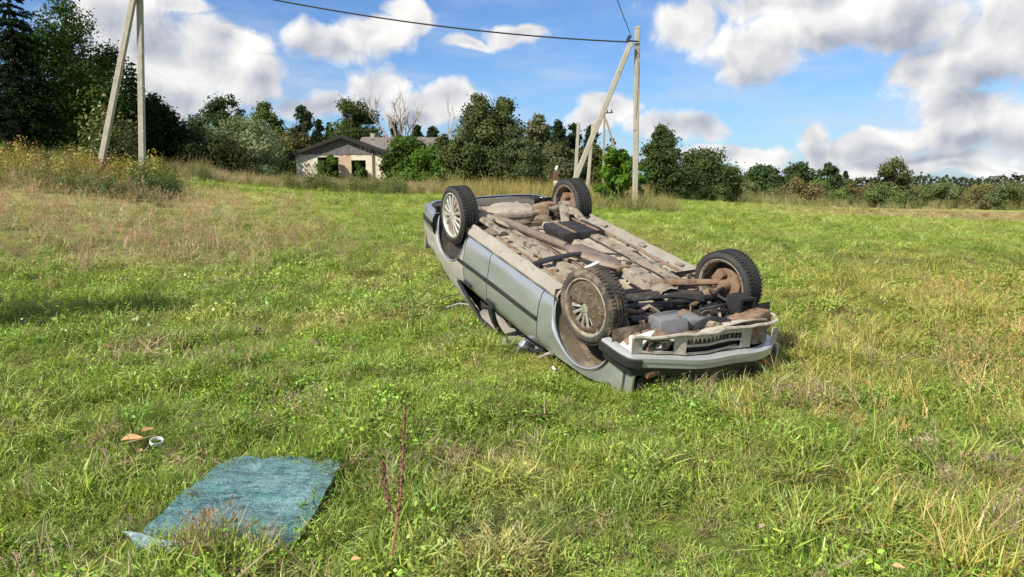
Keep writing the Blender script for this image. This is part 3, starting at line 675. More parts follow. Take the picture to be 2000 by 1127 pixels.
def fit1(root, base):
    c = np.array(at(1238, 80, D1 - .15)) - base
    mb = MB(); mb.tube([c + np.array([-.30, -.05, .0]), c + np.array([.18, 0, -.02])], .03, 8); mb.box(tuple(c + np.array([-.22, -.08, .06])), (.12, .12, .26), (0, .4, 0), .02); mb.build('insulator_bracket', M['black'], root)
    mb = MB(); q = np.array(p1t) - base; mb.box((q[0], q[1], q[2] + .04), (.2, .17, .09), None, .02); mb.build('cap', M['concrete'], root)
    g = [np.array(at(u, v, D1 - .2)) - base for u, v in [(1228, 92), (1216, 112), (1208, 140), (1190, 175)]]; mb = MB(); mb.tube([tuple(x) for x in g], .016, 6); mb.build('hanging_cable', M['cable'], root)
    g = [np.array(at(u, v, D1 - .2)) - base for u, v in [(1243, 95), (1248, 140), (1243, 230)]]; mb = MB(); mb.tube([tuple(x) for x in g], .012, 6); mb.build('earth_wire', M['cable'], root)
pole('upright concrete pole with long diagonal brace beside the lime-green bush', [(p1b, p1t), (s1b, s1t)], fittings=fit1, w=(.21, .19))
D0 = 28.0
lb = at(187, 372, D0); lt = at(272, -62, D0); rb_ = at(279, 376, D0 + .3); rt = at(272, -75, D0 + .2)
pole('tall concrete A-frame pole of two legs rising from the weeds', [(rb_, rt), (lb, lt)], w=(.215, .20), parts=('post', 'brace'))
# far poles behind the brace
pA = at(1122, 372, 52); pB = at(1130, 240, 52); pA[2] = tz(pA[0], 52) - .1
pole('pale concrete post seen left of the brace', [(pA, pB)], w=(.26, .2))
pA = at(1146, 380, 50); pB = at(1158, 243, 50); pA[2] = tz(pA[0], 50) - .1
pole('grey concrete post seen just right of the brace', [(pA, pB)], w=(.24, .18))
pA = at(1177, 390, 66); pB = at(1181, 216, 66); pA[2] = tz(pA[0], 66) - .1; pC = at(1232, 340, 66); pC[2] = tz(pC[0], 66) - .1; pD = at(1183, 232, 66)
def fit2(root, base):
    c = np.array(at(1184, 221, 66)) - base; mb = MB(); mb.tube([c + np.array([-.25, 0, 0]), c + np.array([.55, 0, .05])], .05, 6)
    for k in (-.2, .1, .45): mb.tube([c + np.array([k, 0, 0]), c + np.array([k, 0, .28])], .06, 6)
    mb.build('crossarm', M['black'], root)
pole('slim far wooden pole with crossarm and side stay above the lime-green bush', [(pA, pB), (pC, pD)], mat='wood', w=(.2, .14), fittings=fit2)
pA = at(1263, 392, 33); pB = at(1250, 362, 33); pA[2] = tz(pA[0], 33) - .05
pole('short pinkish stake leaning by the upright concrete pole', [(pA, pB)], name='leaning_stake', mat='wood', w=(.14, .12))
# marker post
mp = at(1085, 362, 46); mz = tz(mp[0], 46); r_ = empty('marker_post', (mp[0], 46, mz), 'small white marker post with dark red top behind the car', 'post')
ht = at(1085, 322, 46)[2] - mz
mb = MB(); mb.box((0, 0, ht * .25), (.26, .2, ht * .5), None, .03); mb.build('base', M['whitep'], r_)
mb = MB(); mb.box((0, 0, ht * .66), (.28, .22, ht * .32), None, .04); mb.build('band', rough_mat('dull_red_paint', (.12, .04, .035), (.10, .045, .04), 5, .7), r_)
mb = MB(); mb.box((.05, 0, ht * .9), (.16, .14, ht * .16), (0, .3, 0), .05); mb.build('cap', M['whitep'], r_)
def cable(label, a, b, sag, r=.028):
    a = np.array(a); b = np.array(b); P = [tuple(a + (b - a) * t + np.array([0, 0, -4 * sag * t * (1 - t)])) for t in np.linspace(0, 1, 28)]
    mb = MB(); mb.tube(P, r, 6); tag(mb.build('power_cable', M['cable'], None), label, 'cable')
cable('black cable sagging from the braced pole to the A-frame pole', at(1228, 82, D1 - .3), np.array(lt) + np.array([.1, 0, -.1]), .42)
cable('black cable running up from the braced pole over the camera', at(1234, 74, D1 - .3), (-4.4, -10, 7.6), .25, .014)
exec_after = None

# ------------------------------------------------------------------ the overturned car (local: x forward, y left, z up, then turned over)
CAR_LOC = np.array([0.697, 7.612, 1.321]); CAR_ROT = (math.radians(183.54), math.radians(14.235), math.radians(-61.22))
CM = np.array(Euler(CAR_ROT, 'XYZ').to_matrix())
def wz(p): return float(CM[2] @ np.array(p) + CAR_LOC[2])
def above(p, zmin):                              # push a crushed point back up to the ground it lies on
    p = list(p); k = CM[2, 2]; dz = wz(p) - zmin
    if dz < 0: p[2] -= dz / k
    return tuple(p)
def car():
    root = empty('overturned_car', CAR_LOC, 'silver saloon car lying upside down on its crushed roof, muddy underside up', 'car', rot=CAR_ROT)
    rng = np.random.default_rng(12)
    def yb(x, z):
        w = .850 - .085 * sstep(1.25, 2.05, x) - .07 * sstep(-1.35, -2.2, x) if False else .850 - .085 * float(sstep(1.25, 2.05, x)) - .075 * float(sstep(1.35, 2.2, -x))
        return w - .045 * ((z - .70) / .30) ** 2
    AF, AR, AZ = 1.33, -1.32, .40
    def zlow(x):
        z = .405
        if x > 1.74: z = .60
        if x < -1.72: z = .50
        for c, R_ in ((AF, .43), (AR, .415)):
            if abs(x - c) < R_: z = max(z if abs(x - c) < R_ * .98 else 0, AZ + math.sqrt(R_ * R_ - (x - c) ** 2))
        return z
    xs_b = [-2.25, -2.1, -1.65, -1.2, -.36, .39, .87, 1.34, 2.05]; zs_b = [.96, .99, 1.0, 1.0, 1.01, 1.0, .955, .905, .82]
    def zup(x): return float(np.interp(x, xs_b, zs_b))
    def dent(x, z, s):
        if s > 0: return -.025 * math.exp(-((x - 1.2) / .2) ** 2 - ((z - .86) / .08) ** 2) + .012 * math.sin(x * 9 + z * 5) * math.exp(-((x + 1.7) / .4) ** 2) - .016 * math.exp(-((x + .2) / .35) ** 2 - ((z - .6) / .09) ** 2) - .022 * math.exp(-((x - .45) / .16) ** 2 - ((z - .88) / .07) ** 2) - .018 * math.exp(-((x + .62) / .14) ** 2 - ((z - .84) / .1) ** 2) + .010 * math.exp(-((x - .95) / .1) ** 2 - ((z - .62) / .12) ** 2) - .03 * math.exp(-((x + 1.95) / .18) ** 2 - ((z - .85) / .12) ** 2) + .004 * math.sin(x * 13 + z * 21) * math.exp(-((x - 1.0) / .5) ** 2)
        return .004 * math.sin(x * 6 + z * 9)
    def panel(name, xa, xb, side, nx, mat, nz=12, lowfn=zlow, upfn=zup):
        X = np.linspace(xa, xb, nx); G = []
        for x in X:
            zl, zu = lowfn(x), upfn(x); col = []
            for k in range(nz + 1):
                z = zl + (zu - zl) * k / nz; yy = yb(x, z) + dent(x, z, side)
                if k == 0: yy -= .012
                if k >= nz - 1: yy -= .02 * (k - nz + 2)
                col.append((x, side * yy, z))
            G.append(col)
        return MB().sheet(G, .018, (0, side, 0)).build(name, M[mat], root, 30)
    for s in (1, -1):
        q = panel('rear_quarter_panel', -2.18, -.906, s, 60, 'paint_dirty' if s > 0 else 'paint')
        # rear door's back edge follows the arch
        panel('door', -.893, -.348, s, 14, 'paint'); dr = panel('door', -.336, .677, s, 22, 'paint'); panel('front_wing', .690, 2.0, s, 60, 'paint')
        # rubbing strip, on the doors and on the wing
        for (xa, xb) in ((-1.03, -.345), (-.338, .675)):
            G = [[(x, s * (yb(x, z) + dent(x, z, s) + o), z) for (o, z) in ((0, .668 + zo), (.012, .672 + zo), (.014, .69 + zo), (.011, .708 + zo), (0, .712 + zo))] for x in np.linspace(xa, xb, 12) for zo in [.0 + .02 * (.66 - x) / 1.7]]
            MB().sheet(G, .02, (0, s, 0)).build('rubbing_strip', M['trim'], root)
        # rocker under the doors, turned inward
        prof = [(.812, .415), (.822, .385), (.80, .345), (.765, .325), (.745, .30), (.738, .30), (.73, .345), (.66, .36)]
        G = [[(x, s * (p[0] - .01 + .004 * math.sin(x * 17)), p[1] + .003 * math.sin(x * 23 + i)) for i, p in enumerate(prof)] for x in np.linspace(-.93, .93, 24)]
        MB().sheet(G).build('sill', M['silldirt'], root)
        MB().tube([(x, s * (yb(x, .41) - .006), .409) for x in np.linspace(-.90, .90, 14)], .0055, 5).build('dark_shut_line', M['trim'], root)  # thin dark tube added for the shade of the gap below the doors
        # door handle and seam line trims
        for hx in (-.78, .06 - .30):
            mb = MB(); mb.box((hx, s * .845, .90), (.17, .02, .035), None, .008); mb.build('door_handle', M['trim'], root)
        # wheel housings
        for c, R_ in ((AF, .435), (AR, .42)):
            G = []
            for k in range(25):
                a = math.pi * (-.06 + 1.12 * k / 24); G.append([(c + R_ * math.cos(a), s * y, AZ + R_ * math.sin(a)) for y in (.825, .74, .62, .46)])
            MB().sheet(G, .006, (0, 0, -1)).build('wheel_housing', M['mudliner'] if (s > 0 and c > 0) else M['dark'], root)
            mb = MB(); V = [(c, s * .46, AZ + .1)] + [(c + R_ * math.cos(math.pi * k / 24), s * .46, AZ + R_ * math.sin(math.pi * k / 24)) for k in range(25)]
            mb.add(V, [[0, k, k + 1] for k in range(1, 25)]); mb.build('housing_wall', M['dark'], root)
            # bright lip of the arch
            P = []
            for k in range(30):
                a = math.pi * (.02 + .96 * k / 29); x = c + (R_ - .012) * math.cos(a); z = AZ + (R_ - .012) * math.sin(a); P.append((x, s * (yb(x, z) - .008), z))
            MB().tube(P, .012, 6).build('arch_lip', M['paint'], root)
    # --- cabin and roof, crushed against the ground
    def wv(p, zmin=.015): return above(p, zmin)
    roofx = np.linspace(.30, -1.02, 14)
    G = [[wv((x, y * (.60 + .02 * math.sin(x * 5)), 1.37 + .03 * math.cos(y * 1.4) - .02 * (x > .1) + .025 * math.sin(x * 7 + y * 5))) for y in np.linspace(-1, 1, 11)] for x in roofx]
    MB().sheet(G, .03, (0, 0, 1)).build('crushed_roof', M['paint_dirty'], root)
    for s in (1, -1):
        def pillar(name, a, b, c_, d_, mat):
            G = []
            for k in range(7):
                t = k / 6; e = np.array(a) + (np.array(b) - np.array(a)) * t; f = np.array(d_) + (np.array(c_) - np.array(d_)) * t; bow = .035 * math.sin(math.pi * t)
                G.append([wv((e[0], s * (e[1] + bow), e[2])), wv(((e[0] + f[0]) / 2, s * ((e[1] + f[1]) / 2 + bow + .015), (e[2] + f[2]) / 2)), wv((f[0], s * (f[1] + bow), f[2]))])
            MB().sheet(G, .04, (0, s, 0)).build(name, M[mat], root)
        pillar('windscreen_pillar', (.90, .76, .96), (.30, .60, 1.36), (.22, .60, 1.38), (.78, .77, .985), 'paint_dirty')
        pillar('centre_pillar', (-.30, .80, 1.0), (-.32, .60, 1.38), (-.40, .60, 1.38), (-.40, .80, 1.0), 'black')
        pillar('rear_pillar', (-1.20, .79, .99), (-.90, .60, 1.37), (-1.08, .60, 1.35), (-1.72, .76, .985), 'paint_dirty')
        # door window frames
        for pts in ([(.70, .785, 1.0), (.25, .66, 1.33), (-.28, .64, 1.37)], [(-.42, .64, 1.37), (-.85, .645, 1.36), (-1.02, .70, 1.2), (-1.14, .785, 1.0)]):
            MB().tube([wv((x, s * y, z)) for x, y, z in pts], .022, 6).build('window_frame', M['black'], root)
        G = [[(x, s * (yb(x, 1.0) - .055), z) for z in (zup(x) - .02, zup(x) + .012)] for x in np.linspace(-1.18, .8, 14)]
        MB().sheet(G, .03, (0, s, 0)).build('window_seal', M['trim'], root)
    # dark box added inside to block light through the cabin
    G = []
    for x in np.linspace(-1.5, .8, 10):
        G.append([wv((x, y, z), .05) for (y, z) in ((-.74, .6), (-.73, .97), (-.60, 1.12), (-.5, 1.25), (0, 1.27), (.5, 1.25), (.60, 1.12), (.73, .97), (.74, .6))])
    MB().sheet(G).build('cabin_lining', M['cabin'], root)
    for yy in (-.36, .36):
        mb = MB(); mb.box((.0, yy, .78), (.5, .5, .3), None, .05); mb.box((-.28, yy, 1.02), (.18, .48, .42), (0, -.2, 0), .05); mb.build('seat', M['cabin'], root)
    # boot lid, rear window frame, tail
    G = [[(x, y * (.70 + .03 * (x > -2)), zup(x) + .03 - .05 * abs(y) ** 3 + (-.05 if x < -2.15 else 0)) for y in np.linspace(-1, 1, 9)] for x in (-1.70, -1.85, -2.0, -2.12, -2.19)]
    MB().sheet(G, .02, (0, 0, 1)).build('boot_lid', M['paint_dirty'], root)
    G = [[wv((x, y * w, z)) for y in np.linspace(-1, 1, 7)] for (x, w, z) in ((-1.68, .70, 1.0), (-1.4, .64, 1.16), (-1.02, .56, 1.345))]
    MB().sheet(G, .012, (0, 0, 1)).build('rear_screen', M['cabin'], root)
    G = [[(-2.17 - .05 * (1 - abs(y) ** 4) + .012 * math.sin(7 * y + z * 8), y * .775, z) for z in np.linspace(.42, .97, 8)] for y in np.linspace(-1, 1, 13)]
    MB().sheet(G, .02, (-1, 0, 0)).build('tail_panel', M['paint_dirty'], root)
    for s in (1, -1):
        G = [[(-2.235 + .02 * abs(a) - (.0 if abs(a) < .8 else -.04), s * (.60 + .15 * a), z) for z in (.70, .74, .82, .86)] for a in np.linspace(-1, 1, 7)]
        mb = MB().sheet(G, .03, (-1, 0, 0)); o = mb.build('tail_lamp', rough_mat('red_lens', (.30, .02, .015), (.22, .02, .015), 10, .25, coat=.5), root)
    def bumper(path, prof, name, mat, zfn, out=None):
        G = []
        for i, (x, y) in enumerate(path):
            a = path[max(i - 1, 0)]; b = path[min(i + 1, len(path) - 1)]; t = np.array([b[0] - a[0], b[1] - a[1]]); t /= np.linalg.norm(t); nrm = np.array([t[1], -t[0]])
            if nrm @ np.array([x, y * .5]) < 0: nrm = -nrm
            G.append([(x + nrm[0] * o, y + nrm[1] * o, zfn(y) + z) for (o, z) in prof])
        return MB().sheet(G).build(name, M[mat], root, 40)
    def dense(path, n=6):
        P = [];
        for i in range(len(path) - 1):
            for k in range(n): P.append(tuple(np.array(path[i]) * (1 - k / n) + np.array(path[i + 1]) * k / n))
        P.append(path[-1]); Q = [np.array(p) for p in P]
        for _ in range(3): Q = [Q[0]] + [(Q[i - 1] + 2 * Q[i] + Q[i + 1]) / 4 for i in range(1, len(Q) - 1)] + [Q[-1]]
        return [tuple(q) for q in Q]
    rp = dense([(-1.72, .835), (-2.1, .80), (-2.24, .62), (-2.27, 0), (-2.24, -.62), (-2.1, -.80), (-1.72, -.835)])
    bumper(rp, [(-.05, .40), (.01, .41), (.03, .47), (.03, .585), (.01, .64), (-.05, .65)], 'rear_bumper', 'paint', lambda y: 0)
    bumper(rp, [(.018, .50), (.042, .51), (.042, .56), (.018, .57)], 'bumper_strip', 'trim', lambda y: 0)
    fp = dense([(1.68, .845), (1.90, .845), (2.015, .815), (2.045, .66), (2.085, .3), (2.09, 0), (2.075, -.35), (2.03, -.58), (1.96, -.73), (1.72, -.81)])
    fz = lambda y: float(np.interp(y, [-.85, -.5, 0, .5, .85], [.648, .632, .590, .535, .468])) + .008 * math.sin(y * 9)
    bumper(fp, [(-.06, -.052), (.006, -.050), (.016, -.044), (.018, -.012), (.012, -.008), (.014, .030), (.006, .040), (-.012, .046)], 'front_bumper', 'bumper', fz)
    bumper(fp, [(-.012, .044), (-.006, .056), (-.010, .085), (-.024, .12), (-.06, .135)], 'bumper_strip', 'black', fz)
    bumper(fp[:16], [(.02, -.035), (.036, -.03), (.036, .03), (.02, .035)], 'bumper_corner_strip', 'trim', fz)
    # amber indicators, smashed lamps and dark front
    for y0, z0_, sz in ((.60, .60, .15), (-.60, .728, .12)):
        mb = MB(); mb.box((2.03 if y0 > 0 else 1.995, y0, z0_), (.05, sz * 1.15, .045), (0, 0, -.18 if y0 > 0 else .3), .012); mb.build('indicator', M['amber'], root)
    G = [[wv((1.93 - .02 * math.sin(y * 11), y, fz(y) + z), .0) for z in (.02, .12, .2, .28, .34)] for y in np.linspace(-.76, .78, 20)]
    MB().sheet(G, .02, (1, 0, 0)).build('smashed_nose', M['dark'], root)
    for k in range(9):
        y = -.7 + k * .17; mb = MB(); mb.box(wv((1.97 + rng.normal(0, .015), y, fz(y) + .19 + rng.normal(0, .02)), .05), (.05, .11, .05 + .03 * rng.random()), tuple(rng.normal(0, .4, 3)), .006); mb.build('broken_lamp_piece', M['dark'] if k % 3 else M['alu'], root)
    # bonnet folded under
    G = [[wv((x, y * (.76 - .03 * (x > 1.8)), zup(x) + .015 - .03 * abs(y) ** 3 + .03 * math.sin(4 * y + 5 * x)), -.02) for y in np.linspace(-1, 1, 13)] for x in np.linspace(.92, 1.98, 12)]
    MB().sheet(G, .015, (0, 0, 1)).build('crumpled_bonnet', M['paint'], root)
    # torn wing corner by the near front wheel
    G = [[(1.74 + .25 * u - .03 * v, .84 - .05 * u - .20 * v + .02 * math.sin(u * 6), .50 - .10 * v - .10 * u * v + .02 * math.sin(5 * u)) for v in (0, .3, .6, 1)] for u in np.linspace(0, 1, 7)]
    MB().sheet(G, .008, (0, 0, -1)).build('torn_wing_corner', M['whitep'], root)
    # --- valance below the bumper with slots
    vz0 = lambda y: float(np.interp(y, [-.8, 0, .8], [.39, .352, .30])) + .007 * math.sin(13 * y) + .004 * math.sin(31 * y); vz1 = lambda y: fz(y) - .062
    def vx(y): return 2.02 - .07 * abs(y) ** 3 + .012 * math.sin(6 * y) + .008 * math.sin(23 * y + 1)
    def vpatch(name, ya, yb_, ta, tb, mat, off=0.0, n=6):
        G = [[(vx(y) + off + .01 * t, y, vz0(y) + (vz1(y) - vz0(y)) * t) for t in np.linspace(ta, tb, 4)] for y in np.linspace(ya, yb_, n)]
        return MB().sheet(G, .012, (1, 0, 0)).build(name, M[mat], root)
    for (ya, yb_, ta, tb) in ((-.70, -.64, .3, 1), (-.40, -.28, 0, 1), (-.28, .32, 0, .24), (-.28, .32, .52, .62), (-.28, .32, .9, 1), (.32, .42, 0, 1), (.42, .70, 0, .18), (.42, .70, .86, 1), (.70, .80, 0, 1)):
        vpatch('valance_piece', ya, yb_, ta, tb, 'valance')
    vpatch('grille_backing', -.30, .34, .2, .94, 'black', -.05)
    for k in range(14): 
        y = -.26 + k * .043; mb = MB(); mb.box((vx(y) - .02, y, vz0(y) + (vz1(y) - vz0(y)) * .38), (.012, .012, .05), None, 0); mb.build('grille_bar', M['rail'], root)
    vpatch('bumper_mount', -.64, -.38, .1, 1.0, 'rail', -.06)
    for y in (.56,):
        G = []
        for k in range(4): G.append([(vx(y) - .025 * k, y + (.11 - .02 * k) * math.cos(a), vz0(y) + .065 + (.055 - .01 * k) * math.sin(a)) for a in np.linspace(0, 6.283, 15)])
        MB().sheet(G).build('fog_lamp_hole', M['rail'], root)
        for k in range(5): mb = MB(); mb.box((vx(y) - .03 + rng.normal(0, .01), y + rng.uniform(-.09, .09), vz0(y) + .065 + rng.normal(0, .02)), (.02, .05, .03), tuple(rng.normal(0, .6, 3)), .004); mb.build('lamp_shard', M['whitep'] if k == 0 else M['rust'], root)
    MB().tube([(vx(y) + .012, y, vz0(y) - .005) for y in np.linspace(.80, -.66, 20)] + [(1.90, -.73, .37), (1.78, -.77, .40)], .014, 6).build('valance_lip', M['valance'], root)
    # upper radiator tray
    G = [[(x, y, .36 + .03 * math.sin(5 * y) + (2.0 - x) * .35) for y in np.linspace(-.55, .55, 9)] for x in (2.0, 1.93, 1.86)]
    MB().sheet(G, .01, (0, 0, 1)).build('radiator_tray', M['valance'], root)
    # --- floor pan
    def fz_(x, y):
        z = .365 + .007 * float(sstep(.1, .3, math.sin(y * 21))) * (abs(y) > .2) + .002 * math.sin(x * 19)
        if abs(y) < .15: z += .10 * (1 - (y / .15) ** 4)
        if x > .78: z -= -.20 * (x - .78) ** 1.2
        return z
    G = [[(x, y, fz_(x, y)) for y in np.linspace(-.70, .70, 57)] for x in np.linspace(-.98, 1.10, 60)]
    MB().sheet(G, .01, (0, 0, -1)).build('floor_pan', M['floor'], root, 60)
    for s in (1, -1):
        G = [[(x, s * (.40 + o + .03 * max(0, x - .6)), .375 - h + max(0, x - .8) * .06) for (o, h) in ((-.06, 0), (-.05, .05), (.05, .05), (.06, 0))] for x in np.linspace(-.7, 1.25, 16)]
        MB().sheet(G).build('frame_rail', M['rail'], root)
        mb = MB()
        mb.tube([(x, s * (.60 + .006 * math.sin(x * 11)), .352) for x in np.linspace(-.85, .9, 14)], .011, 6); mb.build('brake_pipe', M['rust'], root)
        for xx in (-.6, .1, .7): mb = MB(); mb.box((xx, s * .70, .335), (.10, .05, .02), None, .006); mb.build('jacking_pad', M['rail'], root)
    for xx in (-.80, .56): mb = MB(); mb.box((xx, 0, .369), (.09, 1.30, .02), None, .008); mb.build('cross_stiffener', M['rail'], root)
    for (xx, yy) in ((-.45, .55), (.2, -.54), (.45, -.28), (-.4, -.25), (.0, .28), (.75, .55), (.72, -.5)):
        mb = MB(); mb.lathe([(.0, -.006), (.03, -.006), (.034, 0), (.034, .01)], 14, 'Z', (xx, yy, .36)); mb.build('floor_plug', M['dark'], root)
    # --- rear underbody: boot floor, spare wheel well, tank, axle
    G = [[(x, y, .52 + .012 * math.sin(x * 21) * math.cos(y * 9)) for y in np.linspace(-.62, .62, 16)] for x in np.linspace(-2.17, -.95, 16)]
    MB().sheet(G, .01, (0, 0, -1)).build('boot_floor', M['floor'], root)
    G = [[(-.98 - .02 * k, y, .36 + .055 * k) for y in np.linspace(-.66, .66, 8)] for k in range(4)]
    MB().sheet(G, .006, (1, 0, 0)).build('kick_up', M['rail'], root)
    mb = MB(); mb.lathe([(0, .418), (.10, .412), (.235, .414), (.285, .425), (.30, .45), (.31, .53)], 30, 'Z', (-1.72, -.16, 0)); mb.build('spare_wheel_well', M['floor'], root)
    for yy in (-.42, .18): mb = MB(); mb.box((-1.72, yy, .49), (.75, .07, .09), None, .015); mb.build('rear_rail', M['rail'], root)
    mb = MB(); mb.box((-.56, -.28, .345), (.46, .52, .10), (0, .04, .03), .035); mb.build('fuel_tank', M['black'], root)
    for yy in (-.42, -.14): mb = MB(); mb.box((-.56, yy, .288), (.52, .03, .012), (0, .04, 0), .003); mb.build('tank_strap', M['rust'], root)
    mb = MB(); mb.tube([(-1.30, -.62, .32), (-1.28, -.3, .36), (-1.27, 0, .37), (-1.28, .3, .36), (-1.30, .62, .32)], [.05, .045, .045, .045, .05], 10); mb.build('rear_axle_beam', M['rail'], root)
    for s in (1, -1):
        mb = MB()
        for (a, b) in (((-.72, s * .28, .34), (-1.30, s * .60, .27)), ((-.66, s * .52, .34), (-1.28, s * .62, .27)), ((-1.02, s * .45, .30), (-.95, s * .57, .30))):
            mb.tube([a, tuple((np.array(a) + np.array(b)) / 2 + np.array([0, 0, -.01])), b], [.05, .055, .062], 8, flat=.55)
        mb.build('trailing_arm', M['rail'], root)
        mb = MB(); mb.tube([(-1.42, s * .50, .30), (-1.45, s * .46, .62)], .035, 10); mb.tube([(-1.42, s * .50, .29), (-1.43, s * .49, .36)], .05, 10); mb.build('damper', M['rust'], root)
        mb = MB(); P = [(-1.22 + .055 * math.cos(t), s * .44 + .055 * math.sin(t), .33 + .035 * t / 6.283 * 1.15) for t in np.linspace(0, 6.283 * 5, 70)]; mb.tube(P, .009, 6); mb.build('coil_spring', M['dark'], root)
    mb = MB(); mb.box((-1.24, -.30, .34), (.16, .10, .16), (.1, .2, .3), .02); mb.build('axle_bracket', M['rust'], root)
    mb = MB(); mb.box((-1.42, -.38, .36), (.14, .20, .14), (.2, .1, .1), .03); mb.build('axle_bracket', M['rust'], root)
    # --- exhaust
    mb = MB(); mb.tube([(1.36, -.05, .36), (1.18, -.05, .33), (.90, -.05, .315), (.66, -.03, .315)], .028, 10); mb.build('front_pipe', M['rail'], root)
    mb = MB(); P = [(.66, -.03, .315), (.60, -.02, .312), (.52, .0, .31), (.1, .10, .305), (.02, .13, .31), (-.04, .14, .315)]; mb.tube(P, [.034, .07, .115, .115, .07, .04], 14, flat=.5); mb.build('silencer', M['exhaust'], root)
    mb = MB(); mb.tube([(-.03, .14, .312), (-.25, .20, .305), (-.52, .275, .30), (-.80, .335, .295), (-1.0, .40, .30)], .043, 10); mb.build('middle_pipe', M['exhaust'], root)
    mb = MB(); mb.tube([(-1.0, .40, .30), (-1.15, .45, .31), (-1.30, .42, .40), (-1.48, .38, .44)], .033, 10); mb.build('over_axle_pipe', M['rust'], root)
    mb = MB(); mb.tube([(-1.46, .38, .44), (-1.50, .38, .43), (-1.56, .38, .43), (-2.02, .36, .43), (-2.08, .36, .43), (-2.12, .36, .43)], [.04, .10, .13, .13, .10, .04], 16, flat=.75); mb.build('rear_silencer', M['rust'], root)
    mb = MB(); mb.tube([(-2.1, .36, .43), (-2.3, .36, .42)], .026, 10, caps=False); mb.build('tail_pipe', M['exhaust'], root)
    G = [[(x, -.10 + o, .335 - h) for (o, h) in ((-.11, -.03), (-.09, .035), (.0, .055), (.09, .035), (.11, -.03))] for x in np.linspace(.74, 1.30, 8)]
    MB().sheet(G, .004, (0, 0, -1)).build('heat_shield', M['rail'], root)
    for xx in (.70, .55): mb = MB(); mb.box((xx, -.03, .30), (.035, .13, .05), (0, 0, .1), .01); mb.build('exhaust_clamp', M['rust'], root)
    # hanging black trim across the floor, white tag
    mb = MB(); mb.tube([(.30, .74, .33), (.28, .55, .30), (.26, .35, .29), (.25, .15, .285), (.27, 0, .29), (.38, -.25, .30)], [.035, .038, .034, .028, .018, .012], 8, flat=.6); mb.build('hanging_trim', M['black'], root)
    mb = MB(); mb.box((.60, .255, .27), (.045, .17, .012), (.15, .1, -.25), .004); mb.build('loose_plastic_strip', M['whitep'], root)
    # --- engine bay
    G = [[(1.0 + .92 * i / 6, y, .70 + .05 * math.sin(i * 2 + y * 8)) for y in np.linspace(-.62, .62, 9)] for i in range(7)]
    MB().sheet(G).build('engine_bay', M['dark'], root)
    G = [[(1.02, y, z) for z in (.36, .5, .72)] for y in np.linspace(-.66, .66, 6)]; MB().sheet(G).build('bulkhead', M['rail'], root)
    for s in (1, -1):
        mb = MB(); G = [[(x, s * (.47 + o), .47 - h - .02 * math.sin(x * 8)) for (o, h) in ((-.05, -.12), (-.045, .03), (.045, .03), (.05, -.12))] for x in np.linspace(1.1, 1.95, 10)]; mb.sheet(G); mb.build('chassis_leg', M['dark'], root)
    mb = MB(); mb.box((1.44, .05, .56), (.42, .70, .24), (0, .05, .05), .04); mb.build('engine_block', M['dark'], root)
    mb = MB(); mb.box((1.72, .25, .385), (.18, .25, .15), (.05, .10, .12), .020, taper=1.15); o = mb.build('sump', M['alu'], root)
    mb = MB(); mb.box((1.725, .25, .468), (.24, .32, .018), (.05, .10, .12), .006); mb.build('sump_flange', M['alu'], root)
    mb = MB(); mb.box((1.70, .02, .42), (.18, .22, .12), (0, .1, .2), .03); mb.tube([(1.72, -.05, .42), (1.70, -.25, .45)], [.06, .04], 12); mb.build('gearbox_casing', M['alu'], root)
    mb = MB(); mb.tube([(1.22, .58, .40), (1.20, .30, .36), (1.24, .05, .35), (1.30, -.25, .355), (1.33, -.48, .38), (1.32, -.60, .37)], [.03, .05, .055, .055, .05, .04], 10, flat=.7); mb.build('subframe_crossmember', M['dark'], root)
    mb = MB(); mb.tube([(1.32, .52, .37), (1.36, 0, .39), (1.40, -.55, .37)], .028, 10); mb.build('steering_rack', M['black'], root)
    mb = MB(); mb.tube([(1.10, -.05, .30), (1.16, -.25, .295), (1.20, -.40, .30), (1.28, -.58, .29), (1.32, -.66, .28)], [.05, .05, .045, .04, .035], 10, flat=.7); mb.build('control_arm', M['rust'], root)
    mb = MB(); mb.tube([(1.06, .38, .33), (1.18, .52, .315), (1.32, .64, .29)], [.04, .045, .035], 10, flat=.7); mb.build('control_arm', M['rust'], root)
    for s in (1, -1):
        mb = MB(); mb.tube([(1.42, s * .25, .42), (1.36, s * .45, .37), (1.34, s * .62, .33)], .022, 8); mb.lathe([(.024, 0), (.045, .01), (.05, .05), (.035, .10), (.024, .11)], 12, 'Y', (1.36, s * .48 - .05, .36)); mb.build('drive_shaft', M['rust'], root)
        mb = MB(); mb.tube([(1.36, s * .58, .36), (1.38, s * .54, .75)], .03, 8); mb.build('suspension_strut', M['dark'], root)
        mb = MB(); mb.tube([(1.10, s * .10, .335), (1.12, s * .42, .33), (1.24, s * .56, .32), (1.34, s * .58, .31)], .012, 6); mb.build('anti_roll_bar', M['black'], root)
    # black air duct by the far wheel
    G = []
    for k, (x, o) in enumerate(((1.62, .0), (1.76, .0), (1.80, .01), (1.80, -.012), (1.70, -.012))):
        h = .075 + o; G.append([(x, -.52 + h * a, .31 + h * b_ * .9 + .05 * (1.8 - x)) for a, b_ in ((-1, -1), (1, -1), (1, 1), (-1, 1), (-1, -1))])
    MB().sheet(G).build('air_duct', M['black'], root, 20)
    mb = MB(); mb.box((1.86, -.50, .42), (.22, .34, .16), (.1, .2, -.2), .03); mb.build('washer_tank', M['rust'], root)
    mb = MB(); mb.box((1.86, .52, .44), (.20, .22, .14), (.3, .2, .2), .03); mb.build('lamp_carrier', M['rust'], root)
    mb = MB(); mb.box((1.80, .62, .50), (.30, .16, .20), (.3, -.2, .2), .03); mb.build('lamp_carrier', M['rust'], root)
